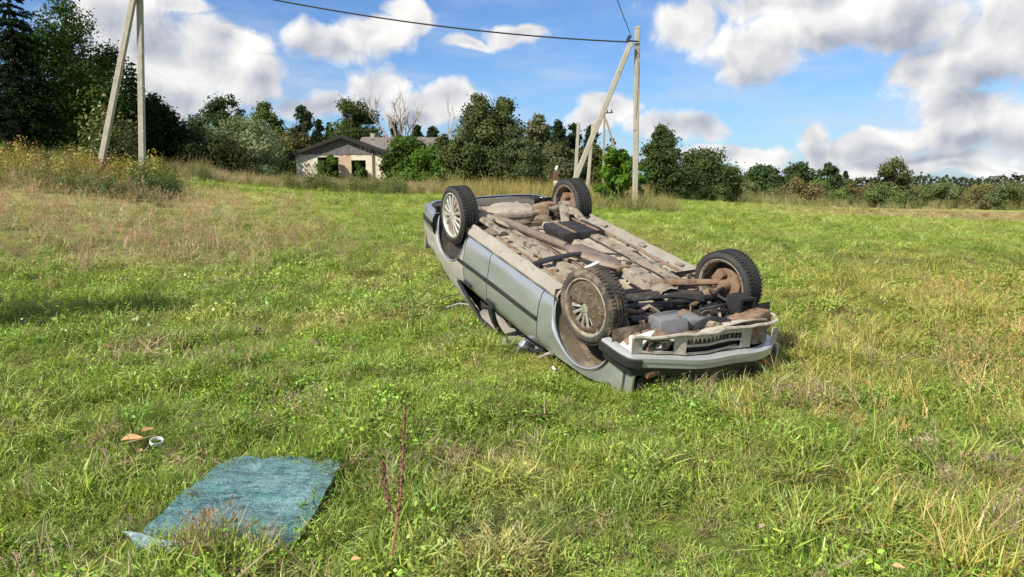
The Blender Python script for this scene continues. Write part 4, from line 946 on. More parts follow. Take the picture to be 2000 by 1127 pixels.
    hoses = [([(1.25, .35, .36), (1.36, .15, .31), (1.42, -.05, .30), (1.50, -.30, .34)], .018), ([(1.86, .10, .38), (1.84, -.06, .34), (1.86, -.22, .36), (1.92, -.34, .42)], .024), ([(1.58, -.2, .38), (1.66, -.34, .33), (1.62, -.46, .36)], .016),
             ([(1.52, .48, .42), (1.62, .44, .38), (1.74, .46, .42)], .02), ([(1.16, .46, .37), (1.14, .2, .335), (1.17, -.1, .34), (1.13, -.3, .35)], .010), ([(1.80, .0, .40), (1.90, -.08, .36), (1.95, -.2, .42)], .03), ([(1.50, -.42, .30), (1.44, -.56, .28), (1.40, -.62, .33)], .012), ([(1.56, -.5, .34), (1.44, -.44, .30), (1.36, -.5, .33)], .014)]
    for P, r in hoses:
        pts = [np.array(p) for p in P]; Q = []
        for i in range(len(pts) - 1):
            p0 = pts[max(i - 1, 0)]; p1 = pts[i]; p2 = pts[i + 1]; p3 = pts[min(i + 2, len(pts) - 1)]
            for t in np.linspace(0, 1, 5, endpoint=False): Q.append(tuple(.5 * (2 * p1 + (p2 - p0) * t + (2 * p0 - 5 * p1 + 4 * p2 - p3) * t * t + (3 * p1 - p0 - 3 * p2 + p3) * t ** 3)))
        Q.append(tuple(pts[-1])); mb = MB(); mb.tube(Q, r, 8); mb.build('hose', M['black'] if r != .03 else M['rail'], root)
    for k in range(16):
        mb = MB(); mb.box((rng.uniform(1.2, 1.92), rng.uniform(-.42, .42), rng.uniform(.44, .52)), tuple(rng.uniform(.03, .12, 3)), tuple(rng.normal(0, .5, 3)), .008); mb.build('engine_bracket', M[['dark', 'rust', 'black', 'alu'][k % 4]], root)
    # bolts, clips, brackets, lines and caked soil
    r2 = np.random.default_rng(31)
    for k in range(46):
        x = r2.uniform(-.9, 1.0); y = r2.choice([-1, 1]) * r2.uniform(.18, .68); mb = MB(); mb.box((x, y, .357), tuple(r2.uniform(.012, .055, 2)) + (.022,), (0, 0, r2.uniform(0, 3)), .003); mb.build('clip', M[['dark', 'rust', 'rail', 'rail'][k % 4]], root)
    for k, (y0, r) in enumerate(((.235, .007), (.255, .007), (.275, .009), (-.33, .008))):
        mb = MB(); mb.tube([(x, y0 + .006 * math.sin(x * 9 + k), .35 + .003 * math.sin(x * 14)) for x in np.linspace(-.95, 1.02, 22)], r, 6); mb.build('fuel_line', M['dark' if k % 2 else 'rust'], root)
    for (x0, x1, y) in ((-.9, .95, .63), (-.9, .95, -.63), (-.55, .55, .50), (-.2, .9, -.52)):
        mb = MB(); mb.box(((x0 + x1) / 2, y, .366), (x1 - x0, .018, .012), None, .004); mb.build('floor_seam', M['rail'], root)
    for x in (-.30, .18, .50):
        for sg in (-1, 1): mb = MB(); mb.box((x, sg * .42 + sg * .14, .368), (.012, .22, .012), (0, 0, .1 * sg), .003); mb.build('floor_seam', M['rail'], root)
    def clod(c, r, mat, name):
        bm = bmesh.new(); bmesh.ops.create_icosphere(bm, subdivisions=2, radius=1.0); o = r2.uniform(0, 9)
        for v in bm.verts:
            q = 1 + .55 * (float(fbm([v.co.x * 1.7 + o], [v.co.y * 1.7 + v.co.z * 1.3 + o], 5, 3)[0]) - .5); v.co = Vector((v.co.x * r[0] * q + c[0], v.co.y * r[1] * q + c[1], v.co.z * r[2] * q + c[2]))
        bm.verts.index_update(); mb = MB(); mb.add([v.co[:] for v in bm.verts], [[v.index for v in f.verts] for f in bm.faces]); bm.free(); mb.build(name, M[mat], root, 50)
    for (c, r) in (((1.84, .50, .40), (.09, .08, .05)), ((1.80, .34, .47), (.10, .07, .06)), ((1.90, .12, .43), (.07, .12, .04)), ((1.62, .54, .47), (.08, .07, .06)), ((1.55, -.10, .44), (.10, .08, .05)), ((1.88, -.32, .41), (.08, .10, .05)), ((1.20, .60, .40), (.05, .05, .03)), ((.62, .46, .35), (.10, .06, .015)), ((-.75, .60, .34), (.12, .05, .025)), ((-1.05, .1, .40), (.06, .14, .05)), ((-1.5, -.48, .44), (.10, .08, .06)), ((1.05, .25, .36), (.08, .10, .02)), ((-1.15, -.25, .40), (.09, .12, .06))): clod(c, r, 'soil', 'caked_soil')
    for k in range(34):
        p0 = np.array([r2.uniform(1.12, 1.92), r2.uniform(-.46, .50), r2.uniform(.36, .47)]); p1 = p0 + np.array([r2.normal(0, .13), r2.normal(0, .2), r2.normal(.03, .05)]); pm = (p0 + p1) / 2 + np.array([0, 0, -r2.uniform(.01, .06)]); p1[0] = min(p1[0], 1.93); p1[1] = max(-.55, min(.55, p1[1])); pm[1] = max(-.55, min(.55, pm[1])); pm[0] = min(pm[0], 1.93)
        mb = MB(); mb.tube([tuple(p0), tuple(p0 * .3 + pm * .7), tuple(pm), tuple(p1 * .3 + pm * .7), tuple(p1)], r2.choice([.005, .007, .012, .016]), 6); mb.build('wiring', M[['black', 'dark', 'rust', 'rail', 'black'][k % 5]], root)
    for k in range(12):
        a = k / 12 * 6.283; mb = MB(); mb.lathe([(0, -.012), (.011, -.012), (.011, .004)], 6, 'Z', (1.725 + .108 * math.cos(a), .25 + .148 * math.sin(a), .462)); mb.build('bolt', M['rust'], root)
    for k in range(5): mb = MB(); mb.box((1.66 + .03 * k, .25, .306 + .004 * k), (.008, .20, .012), (.05, .10, .12), .002); mb.build('sump_rib', M['alu'], root)
    mb = MB(); mb.lathe([(0, -.02), (.018, -.02), (.018, 0), (.03, .0), (.03, .012)], 10, 'Z', (1.78, .20, .312)); mb.build('drain_plug', M['rust'], root)
    mb = MB(); mb.lathe([(.0, -.10), (.045, -.10), (.05, -.08), (.05, .06), (.0, .06)], 18, 'X' if False else 'Y', (1.52, .42, .42)); mb.build('oil_filter', M['black'], root)
    mb = MB(); mb.lathe([(.0, -.02), (.085, -.02), (.09, 0), (.06, .005), (.09, .01), (.085, .03), (.0, .03)], 26, 'Y', (1.50, .54, .45)); mb.build('crank_pulley', M['rust'], root)
    # --- wheels
    def wheel(x, s, steer, style, zc=.31):
        R_, wdt = .312, .20
        # the rim mesh is the wheel, tyre, spokes and brake are its pieces; outer face towards +Y
        mb = MB()
        mb.lathe([(r * 1.17, h_) for r, h_ in [(.205, .085), (.212, .095), (.200, .098), (.192, .085), (.186, .03), (.180, -.04), (.190, -.085), (.205, -.098), (.212, -.095), (.205, -.085), (.196, -.05), (.196, .05)]], 40, 'Y', close=True)
        w = mb.build('wheel', M['rail'] if style == 'inner' else M['alloy' if style == 'clean' else 'alloy_dirty'], root)
        w.location = (x, s * .72, zc); w.rotation_euler = (0, 0, (0 if s > 0 else math.pi) + steer)
        mb = MB(); h = wdt / 2
        prof = [(.238, h * .88), (.250, h * 1.0), (.270, h * 1.05), (.290, h * .98), (.303, h * .84), (.309, h * .62), (.3095, h * .40), (.301, h * .38), (.301, h * .30), (.311, h * .28), (.312, h * .06), (.303, h * .05), (.303, -h * .05), (.312, -h * .06), (.311, -h * .28), (.301, -h * .30), (.301, -h * .38), (.3095, -h * .40), (.309, -h * .62), (.303, -h * .84), (.290, -h * .98), (.270, -h * 1.05), (.250, -h * 1.0), (.238, -h * .88), (.235, 0)]
        mb.lathe(prof, 64, 'Y', close=True)
        # tread blocks: sipes cut across the shoulders
        n = 58
        for k in range(n):
            a = 2 * math.pi * k / n
            for sg in (-1, 1):
                mb.box((.3085 * math.cos(a), sg * h * .62, .3085 * math.sin(a)), (.014, h * .42, .019), (0, -a, 0))
                mb.box((.309 * math.cos(a + .05), sg * h * .17, .309 * math.sin(a + .05)), (.011, h * .2, .021), (0, -a - .05, 0))
        mb.build('tyre', M['rubber_mud'] if style == 'muddy' else M['rubber'], w, 30)
        if style in ('clean', 'muddy'):
            mb = MB(); ns = 15
            for k in range(ns):
                a = 2 * math.pi * k / ns
                for off in ((-.06, .06) if True else (0,)):
                    p0 = (.055 * math.cos(a), .082, .055 * math.sin(a)); p1 = (.14 * math.cos(a + off * .6), .082, .14 * math.sin(a + off * .6)); p2 = (.226 * math.cos(a + off), .070, .226 * math.sin(a + off))
                    mb.tube([p0, p1, p2], [.010, .008, .008], 6)
            mb.lathe([(0, .092), (.03, .092), (.045, .088), (.065, .078), (.066, .05)], 24, 'Y'); mb.build('spokes', M['alloy'], w)
            mb = MB(); mb.lathe([(0, .045), (.222, .045), (.224, .0)], 30, 'Y'); mb.build('brake_cover', M['rust'] if style == 'clean' else M['alloy_mud'], w)
        if style == 'muddy':
            mb = MB(); G = []
            for i in range(9):
                rr = .045 + .176 * i / 8; row = []
                for k in range(41):
                    a = 2 * math.pi * k / 40 + .6; hh = .066 + .034 * float(fbm([math.cos(a) * 3 * rr * 5 + 9], [math.sin(a) * 3 * rr * 5 + 9], 8, 3)[0]) + (.016 if (math.sin(a - .55) < .30 or i > 5) else -.034) - .02 * (i == 8)
                    row.append((rr * math.cos(a), hh, rr * math.sin(a)))
                G.append(row)
            mb.sheet(G); mb.build('caked_mud', M['alloy_mud'], w)
            mb = MB()
            for k in range(26):
                a = rng.uniform(0, 6.28); rr = rng.uniform(.05, .23); c = np.array([rr * math.cos(a), .098, rr * math.sin(a)]); e = c + rng.normal(0, .035, 3) * np.array([1, .3, 1]); mb.tube([tuple(c), tuple((c + e) / 2 + np.array([0, .008, 0])), tuple(e)], [.003, .004, .001], 4)
            mb.build('stuck_grass', rough_mat('torn_grass', (.16, .22, .05), (.28, .27, .10), 20, .9), w)
        if style in ('inner',):
            mb = MB(); mb.lathe([(.0, -.02), (.145, -.02), (.15, -.012), (.15, .01), (.0, .01)], 30, 'Y'); mb.build('brake_disc', M['rust'], w)
            mb = MB(); mb.lathe([(0, -.11), (.035, -.11), (.05, -.08), (.06, -.03), (.06, 0)], 20, 'Y'); mb.box((.06, -.05, -.07), (.09, .07, .12), (0, .5, 0), .015); mb.build('hub_carrier', M['rust'], w)
            mb = MB(); mb.lathe([(.0, .045), (.218, .05)], 30, 'Y'); mb.build('wheel_face', M['dark'], w)
        return w
    wheel(AF, 1, math.radians(-9), 'muddy'); wheel(AR, 1, 0, 'clean', .31); wheel(AF, -1, math.radians(-9), 'inner'); wheel(AR, -1, 0, 'inner')
    return root
M['bumper'] = rough_mat('scuffed_silver_bumper', (.54, .55, .56), (.48, .49, .49), 6, .34, .4, (.30, .26, .20), (.56, .80), 9, .12, .004, coat=.3)
M['silldirt'] = rough_mat('grimy_sill_paint', (.32, .30, .26), (.27, .245, .205), 5, .75, .15, (.17, .115, .075), (.56, .72), 9, .3, .006)
M['soil'] = rough_mat('caked_brown_soil', (.15, .11, .075), (.23, .18, .125), 14, .97, 0, (.30, .25, .16), (.56, .7), 20, .9, .015)
M['mudliner'] = rough_mat('mud_splashed_liner', (.10, .078, .055), (.15, .12, .085), 6, .95, 0, (.30, .245, .17), (.48, .66), 5, .6, .012)
M['valance'] = rough_mat('dusty_grey_panel', (.50, .46, .38), (.42, .38, .31), 6, .7, .1, (.22, .17, .12), (.52, .68), 10, .2, .005)
CAR = car()

# ------------------------------------------------------------------ things lying in the grass
def windscreen():
    c = [onground(455, 893, .035), onground(672, 908, .035), onground(568, 1066, .035), onground(266, 1050, .035)]
    m, nt, b = newmat('crazed_laminated_glass')
    tcn = nt.nodes.new('ShaderNodeTexCoord')
    vo = nt.nodes.new('ShaderNodeTexVoronoi'); vo.feature = 'DISTANCE_TO_EDGE'; vo.inputs['Scale'].default_value = 70; nt.links.new(tcn.outputs['Object'], vo.inputs['Vector'])
    vc = nt.nodes.new('ShaderNodeTexVoronoi'); vc.inputs['Scale'].default_value = 70; nt.links.new(tcn.outputs['Object'], vc.inputs['Vector'])
    wv_ = noise_node(nt, 7, 6, .7)
    sc = nt.nodes.new('ShaderNodeMapping'); sc.inputs['Scale'].default_value = (2.0, 7, 1); sc.inputs['Rotation'].default_value = (0, 0, .10); nt.links.new(tcn.outputs['Object'], sc.inputs[0])
    st = noise_node(nt, 2.4, 8, .74, vec=sc.outputs[0])
    base = mixc(nt, ramp_node(nt, st.outputs['Fac'], .35, .62), (.005, .045, .050), (.060, .225, .220))  # dark teal bands put tree reflections into the glass colour
    base = mixc(nt, ramp_node(nt, wv_.outputs['Fac'], .5, .75), base, (.09, .28, .27))
    edge = ramp_node(nt, vo.outputs['Distance'], .07, .0)
    base = mixc(nt, edge, base, mixc(nt, ramp_node(nt, wv_.outputs['Fac'], .4, .65), (.12, .22, .23), (.48, .58, .58)))
    nt.links.new(base, b.inputs['Base Color']); b.inputs['Roughness'].default_value = .15; b.inputs['Specular IOR Level'].default_value = .32; b.inputs['Coat Weight'].default_value = .0; b.inputs['Alpha'].default_value = .76
    for (sx_, sy_, rz_, wd_) in ((2.5, 13, .08, .012), (3.5, 9, -.35, .007), (6, 22, .2, .014)):
        mp_ = nt.nodes.new('ShaderNodeMapping'); mp_.inputs['Scale'].default_value = (sx_, sy_, 1); mp_.inputs['Rotation'].default_value = (0, 0, rz_); nt.links.new(tcn.outputs['Object'], mp_.inputs[0])
        rn = noise_node(nt, 1.3, 5, .7, vec=mp_.outputs[0])
        sb = nt.nodes.new('ShaderNodeMath'); sb.operation = 'SUBTRACT'; nt.links.new(rn.outputs['Fac'], sb.inputs[0]); sb.inputs[1].default_value = .5
        ab = nt.nodes.new('ShaderNodeMath'); ab.operation = 'ABSOLUTE'; nt.links.new(sb.outputs[0], ab.inputs[0])
        base = mixc(nt, ramp_node(nt, ab.outputs[0], wd_, .0), base, (.34, .49, .50))
    nt.links.new(base, b.inputs['Base Color'])
    hsum = mixc(nt, .75, vc.outputs['Color'], st.outputs['Fac']); bump(nt, b, hsum, .6, .010)
    root = empty('broken_windscreen', (c[0] + c[2]) / 2 - np.array([0, 0, .035]), 'crazed teal laminated windscreen lying flat in the grass', 'windscreen')
    o0 = np.array(root.location)
    n = 46; G = []
    for i in range(n):
        s_ = i / (n - 1); row = []
        for j in range(n):
            t = j / (n - 1); r_c = .10
            # rounded corners: pull rows in near the ends
            e = 0.0
            for q in (s_, 1 - s_):
                if q < r_c: e = max(e, r_c * (1 - math.sqrt(max(0, 1 - (1 - q / r_c) ** 2))) * .55)
            tt = e + (1 - 2 * e) * t
            p = (c[0] * (1 - tt) + c[1] * tt) * (1 - s_) + (c[3] * (1 - tt) + c[2] * tt) * s_
            z = .018 * math.sin(3 * s_ + 2 * t) + .022 * (fbm([s_ * 5], [t * 5], 90, 4)[0] - .5) * 2 + .03 * ((s_ - .5) ** 2 + (t - .5) ** 2)
            row.append(tuple(p - o0 + np.array([0, 0, z])))
        G.append(row)
    MB().sheet(G, .007).build('glass_sheet', m, root, 20)
    # curled near-left corner flap
    m2 = rough_mat('frosted_glass_edge', (.24, .36, .40), (.17, .28, .32), 30, .3, 0, (.50, .58, .60), (.5, .62), 60, .6, .01)
    a = onground(240, 1040, .07); G = []
    for i in range(12):
        t = i / 11; u = 240 + 175 * t; top = onground(u, 1037 + 22 * math.sin(min(1, t * 1.3) * 1.5), .115 - .05 * t); bot = onground(u + 26 * (1 - t), 1037 + 22 * math.sin(min(1, t * 1.3) * 1.5) + 28 * (1 - .75 * t), .055)
        G.append([tuple(top - o0 + np.array([0, 0, .01 * math.sin(9 * t)])), tuple((top + bot) / 2 - o0 + np.array([0, 0, .018])), tuple(bot - o0 - np.array([0, 0, .02]))])
    MB().sheet(G, .006).build('curled_edge', m2, root, 40)
    return c
WS = windscreen()
# white ring
p = onground(307, 878, .05); mb = MB(); mb.lathe([(.038, -.010), (.041, 0), (.038, .011), (.034, .010), (.033, -.008)], 28, 'Z', close=True); o = mb.build('plastic_ring', M['whitep']); o.location = (p[0], p[1], .10); o.rotation_euler = (.25, .12, 0)
tag(o, 'small white plastic ring on the grass beside the brown leaves', 'ring')
def dead_leaf(u, v, r, z, label, rz, col=((.55, .33, .15), (.46, .27, .12)), group=None):
    p = onground(u, v, z); G = []
    for i in range(7):
        t = i / 6; w = r * .62 * math.sin(math.pi * (.06 + .90 * t)) * (1 + .18 * math.sin(t * 19)); G.append([(r * (2 * t - 1), w * k, .25 * r * abs(k) * (1 + .4 * math.sin(5 * t)) + .12 * r * math.sin(4 * t)) for k in (-1, -.5, 0, .5, 1)])
    o = MB().sheet(G, .002).build('dead_leaf', rough_mat('dry_leaf', col[0], col[1], 30, .8, bstr=.3), None); o.location = (p[0], p[1], z); o.rotation_euler = (.2, -.15, rz); tag(o, label, 'leaf', group)
dead_leaf(258, 859, .058, .115, 'larger curled orange-brown leaf left of the white ring', .3)
dead_leaf(288, 841, .040, .115, 'smaller orange-brown leaf beyond the white ring', .9)
dead_leaf(273, 880, .026, .10, 'tiny yellowish leaf touching the white ring', 1.9, ((.5, .40, .16), (.4, .3, .12)))
dead_leaf(418, 1000, .026, .105, 'pale brown leaf lying on the broken windscreen', 1.2, ((.5, .36, .22), (.42, .3, .18)))
dead_leaf(695, 1093, .02, .14, 'small orange leaf in the grass right of the windscreen', .2)
dead_leaf(1755, 1108, .024, .12, 'long brown leaf in the dry stems on the near right', -.6, ((.46, .31, .16), (.36, .24, .12)))
dead_leaf(1488, 1028, .02, .14, 'little tan leaf among grey stalks in the foreground', .7, ((.5, .38, .22), (.4, .3, .16)))
# broken mirror by the door
p = onground(1028, 684, .06); r_ = empty('broken_door_mirror', (p[0], p[1], .0), 'broken silver door mirror lying beside the crushed door', 'mirror', rot=(0, 0, .5))
mb = MB(); mb.box((0, 0, .11), (.15, .08, .085), (.3, .5, .2), .025, taper=.8); mb.build('housing', M['paint'], r_)
mb = MB(); mb.box((.05, -.01, .07), (.09, .06, .06), (.2, -.5, .8), .012); mb.build('bracket', M['black'], r_)
mb = MB(); mb.box((-.06, -.03, .07), (.11, .012, .07), (.5, .3, .1), .004); mb.build('mirror_glass', M['alu'], r_)
# torn trim by the rear door
p = onground(878, 588, .05); r_ = empty('torn_trim_strip', (p[0], p[1], 0), 'bent black trim strips sticking out of the grass by the rear door', 'trim')
for pts in ([(-.28, .2, .02), (-.12, .12, .10), (.05, .02, .24), (.2, -.05, .36)], [(-.3, .12, .04), (-.05, .06, .11), (.25, .0, .16)], [(.0, -.1, .05), (.3, -.35, .10), (.55, -.62, .06)]):
    mb = MB(); mb.tube(pts, .013, 6, flat=.5); mb.build('strip', M['black'], r_)
p = onground(905, 612, .05); mb = MB(); mb.tube([(-.22, .16, .10), (-.05, .1, .16), (.15, -.04, .15), (.34, -.24, .10)], .011, 6); o = mb.build('chrome_trim', M['alu']); o.location = (p[0], p[1], 0); tag(o, 'thin bluish chrome trim curving over the grass by the crushed pillar', 'trim')
rc = np.random.default_rng(8)
for i, (u, v, lb) in enumerate([(985, 668, 'small grey plastic splinter in the grass before the front door'), (948, 655, 'dark plastic splinter in the grass below the rear door'), (1085, 722, 'thin silver trim splinter in the grass by the near front wing'), (620, 668, 'brown clod of torn turf on the slide track'), (500, 640, 'dark clod of torn turf at the slide track start')]):
    p = onground(u, v, .07); mb = MB(); mb.box((0, 0, .0), (.10, .045, .02) if i < 3 else (.14, .09, .05), tuple(rc.normal(0, .4, 3)), .006)
    o = mb.build('plastic_splinter' if i < 3 else 'turf_clod', M[['alu', 'black', 'paint', 'soil', 'soil'][i]]); o.location = (p[0], p[1], .075 if i < 3 else .05); o.rotation_euler = (.2, -.2, rc.random() * 3); tag(o, lb, 'debris' if i < 3 else 'clod')
# red-brown dock stalk
def dock():
    b = onground(757, 1122); top = at(796, 792, b[1] + .10); rng = np.random.default_rng(4)
    root = empty('dock_plant', (b[0], b[1], 0), 'tall red-brown dried dock stalk with seed spikes in the foreground', 'plant')
    redm = rough_mat('dry_dock_seed', (.16, .075, .05), (.22, .11, .07), 30, .9)
    h = top - np.array([b[0], b[1], 0]); ax = [h * t + np.array([.015 * math.sin(4 * t), 0, 0]) for t in np.linspace(0, 1, 10)]
    MB().tube([tuple(a) for a in ax], [.006] * 4 + [.004] * 6, 6).build('stem', rough_mat('dock_stem', (.25, .13, .07), (.3, .17, .08), 20, .8), root)
    sp = [(ax, .34, 1.0, 600)]
    for (t0, dx, L) in ((.34, -.042, .24),):
        s0 = h * t0; e = s0 + np.array([dx, .0, L]); P = [s0 + (e - s0) * t + np.array([dx * .35 * math.sin(3 * t), 0, 0]) for t in np.linspace(0, 1, 7)]
        MB().tube([tuple(q) for q in P], .003, 5).build('side_stem', redm, root); sp.append((P, .05, 1.0, 300))
    for (P, ta, tb, n) in sp:
        P = np.array(P); tt = rng.uniform(ta, tb, n); idx = tt * (len(P) - 1); i0 = np.minimum(idx.astype(int), len(P) - 2); q = P[i0] + (P[i0 + 1] - P[i0]) * (idx - i0)[:, None]
        clump = (np.sin(tt * 70 + rng.random()) > -.35); q = q[clump]; tt = tt[clump]
        q = q + rng.normal(0, .0085, q.shape) * np.array([1, 1, .8]) * (1.3 - tt)[:, None]
        V, F = quads(q, rng.normal(0, 1, q.shape), rng.uniform(.004, .0085, len(q)), .8, rng)
        me = fast_mesh('seed_spike', V, F, redm); link(bpy.data.objects.new('seed_spike', me), root)
dock()

# ------------------------------------------------------------------ grass and weeds (instanced stuff)
PROT = {}
def proto(key, lst):
    col = bpy.data.collections.new('proto_' + key)
    for i, me in enumerate(lst):
        o = bpy.data.objects.new(f'{key}_{i:02d}', me); col.objects.link(o)
    PROT[key] = (col, len(lst))
def blade_mesh(rng, n, rad, L, wd, bend=.6, tone=(.7, 1.3), dry=0.0, seg=3, lean=0.0):
    V = []; F = []; C = []
    for k in range(n):
        a = rng.random() * 6.283; r = rad * math.sqrt(rng.random()); p = np.array([r * math.cos(a), r * math.sin(a), -.01])
        a2 = a + rng.normal(0, .9); dv = np.array([math.cos(a2), math.sin(a2), 0]); sd = np.array([-dv[1], dv[0], 0]) ; l = L * rng.uniform(.45, 1.15); b = bend * rng.uniform(.2, 1.4); w = wd * rng.uniform(.6, 1.3)
        ph = lean * rng.uniform(.3, 1); base = len(V); isdry = rng.random() < dry
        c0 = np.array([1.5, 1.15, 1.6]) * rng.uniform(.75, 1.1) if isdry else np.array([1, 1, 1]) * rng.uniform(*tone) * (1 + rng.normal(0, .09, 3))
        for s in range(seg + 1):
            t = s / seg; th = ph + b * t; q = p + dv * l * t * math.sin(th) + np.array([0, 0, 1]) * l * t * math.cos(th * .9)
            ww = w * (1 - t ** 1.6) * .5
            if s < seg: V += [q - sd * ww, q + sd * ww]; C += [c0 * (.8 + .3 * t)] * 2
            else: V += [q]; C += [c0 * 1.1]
        for s in range(seg - 1): F.append([base + 2 * s, base + 2 * s + 1, base + 2 * s + 3, base + 2 * s + 2])
        F.append([base + 2 * seg - 2, base + 2 * seg - 1, base + 2 * seg])
    return fast_mesh('grass_tuft', np.array(V), F, M['grass'], np.clip(np.array(C), 0, 3))
def leafy_mesh(rng, n, rad, h, ls, asp=.6, stem=True):
    P = []; N_ = []; C = []
    r = rad * np.sqrt(rng.random(n)); a = rng.random(n) * 6.283; z = h * rng.uniform(.25, 1, n) * (1 - .4 * (r / rad) ** 2)
    P = np.stack([r * np.cos(a), r * np.sin(a), z], 1); N_ = np.stack([np.cos(a) * .5, np.sin(a) * .5, np.ones(n)], 1) + rng.normal(0, .35, (n, 3))
    V, F = quads(P, N_, ls * rng.uniform(.6, 1.3, n), asp, rng); C = np.repeat(rng.uniform(.7, 1.35, (n, 1)) * (1 + rng.normal(0, .07, (n, 3))), 4, 0)
    return fast_mesh('leafy_tuft', V, F, M['grass'], np.clip(C, 0, 3))
def stalk_mesh(rng, n, h, branch=3, head=0, w=.0022, hc=(1, .75, .7), spread=.05):
    V = []; F = []; C = []
    def strip(p, q, w0, w1, c):
        d = q - p; s = np.cross(d, rng.normal(0, 1, 3)); s /= np.linalg.norm(s) + 1e-9; b = len(V)
        V.extend([p - s * w0, p + s * w0, q + s * w1, q - s * w1]); F.append([b, b + 1, b + 2, b + 3]); C.extend([c] * 4)
    for k in range(n):
        p = np.array([rng.normal(0, spread), rng.normal(0, spread), 0]); d = np.array([rng.normal(0, .28), rng.normal(0, .28), 1]); d /= np.linalg.norm(d); l = h * rng.uniform(.5, 1.1); c = np.ones(3) * rng.uniform(.7, 1.2)
        q = p + d * l * .6; e = q + (d + rng.normal(0, .18, 3)) * l * .4; strip(p, q, w, w * .8, c); strip(q, e, w * .8, w * .5, c)
        for b in range(branch):
            t = rng.uniform(.35, 1); s = p + d * l * t * .8; g = s + (d + rng.normal(0, .7, 3)) * l * rng.uniform(.12, .3); strip(s, g, w * .6, w * .35, c)
        for m_ in range(head):
            t = rng.uniform(.55, 1.02); s = q + (e - q) * t + rng.normal(0, .008, 3); strip(s, s + np.array([rng.normal(0, .006), rng.normal(0, .006), .014]), .0035, .002, np.array(hc) * rng.uniform(.8, 1.2))
    return fast_mesh('dry_stalk', np.array(V), F, M['grass'], np.clip(np.array(C), 0, 3))
rp_ = np.random.default_rng(21)
def thatch_mesh(rng, n, rad):
    V = []; F = []; C = []
    for k in range(n):
        p = np.array([rng.normal(0, rad), rng.normal(0, rad), rng.uniform(.01, .075)]); a = rng.random() * 6.283; d = np.array([math.cos(a), math.sin(a), rng.normal(.12, .3)]) * rng.uniform(.02, .075); sd = np.array([-d[1], d[0], 0]) / .05 * .0028; b = len(V)
        V += [p - d - sd, p - d + sd, p + d + sd * .4, p + d - sd * .4]; F.append([b, b + 1, b + 2, b + 3]); C += [np.ones(3) * rng.uniform(.55, 1.25)] * 4
    return fast_mesh('thatch', np.array(V), F, M['grass'], np.array(C))
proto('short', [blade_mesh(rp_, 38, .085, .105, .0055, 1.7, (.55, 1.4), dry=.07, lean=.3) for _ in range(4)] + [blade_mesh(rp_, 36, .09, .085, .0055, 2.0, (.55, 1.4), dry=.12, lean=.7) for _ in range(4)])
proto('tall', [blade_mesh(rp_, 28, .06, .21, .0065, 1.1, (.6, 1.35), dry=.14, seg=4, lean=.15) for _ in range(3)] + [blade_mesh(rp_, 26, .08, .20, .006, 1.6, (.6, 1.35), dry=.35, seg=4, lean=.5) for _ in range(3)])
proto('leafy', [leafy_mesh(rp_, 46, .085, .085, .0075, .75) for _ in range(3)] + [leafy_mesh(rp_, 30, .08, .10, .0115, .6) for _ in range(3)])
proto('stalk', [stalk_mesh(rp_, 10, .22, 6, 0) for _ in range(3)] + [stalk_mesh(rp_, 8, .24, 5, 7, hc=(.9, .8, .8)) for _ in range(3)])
proto('thatch', [thatch_mesh(rp_, 46, .075) for _ in range(4)])
proto('seedy', [stalk_mesh(rp_, 12, .42, 1, 16, .0028, spread=.09) for _ in range(4)])
proto('weed', [leafy_mesh(rp_, 150, .24, 1.0, .036, .5) for _ in range(4)])
proto('drygrass', [blade_mesh(rp_, 40, .22, .95, .014, .5, seg=3, dry=.3) for _ in range(3)] + [stalk_mesh(rp_, 22, 1.05, 2, 14, .006, spread=.2) for _ in range(2)])
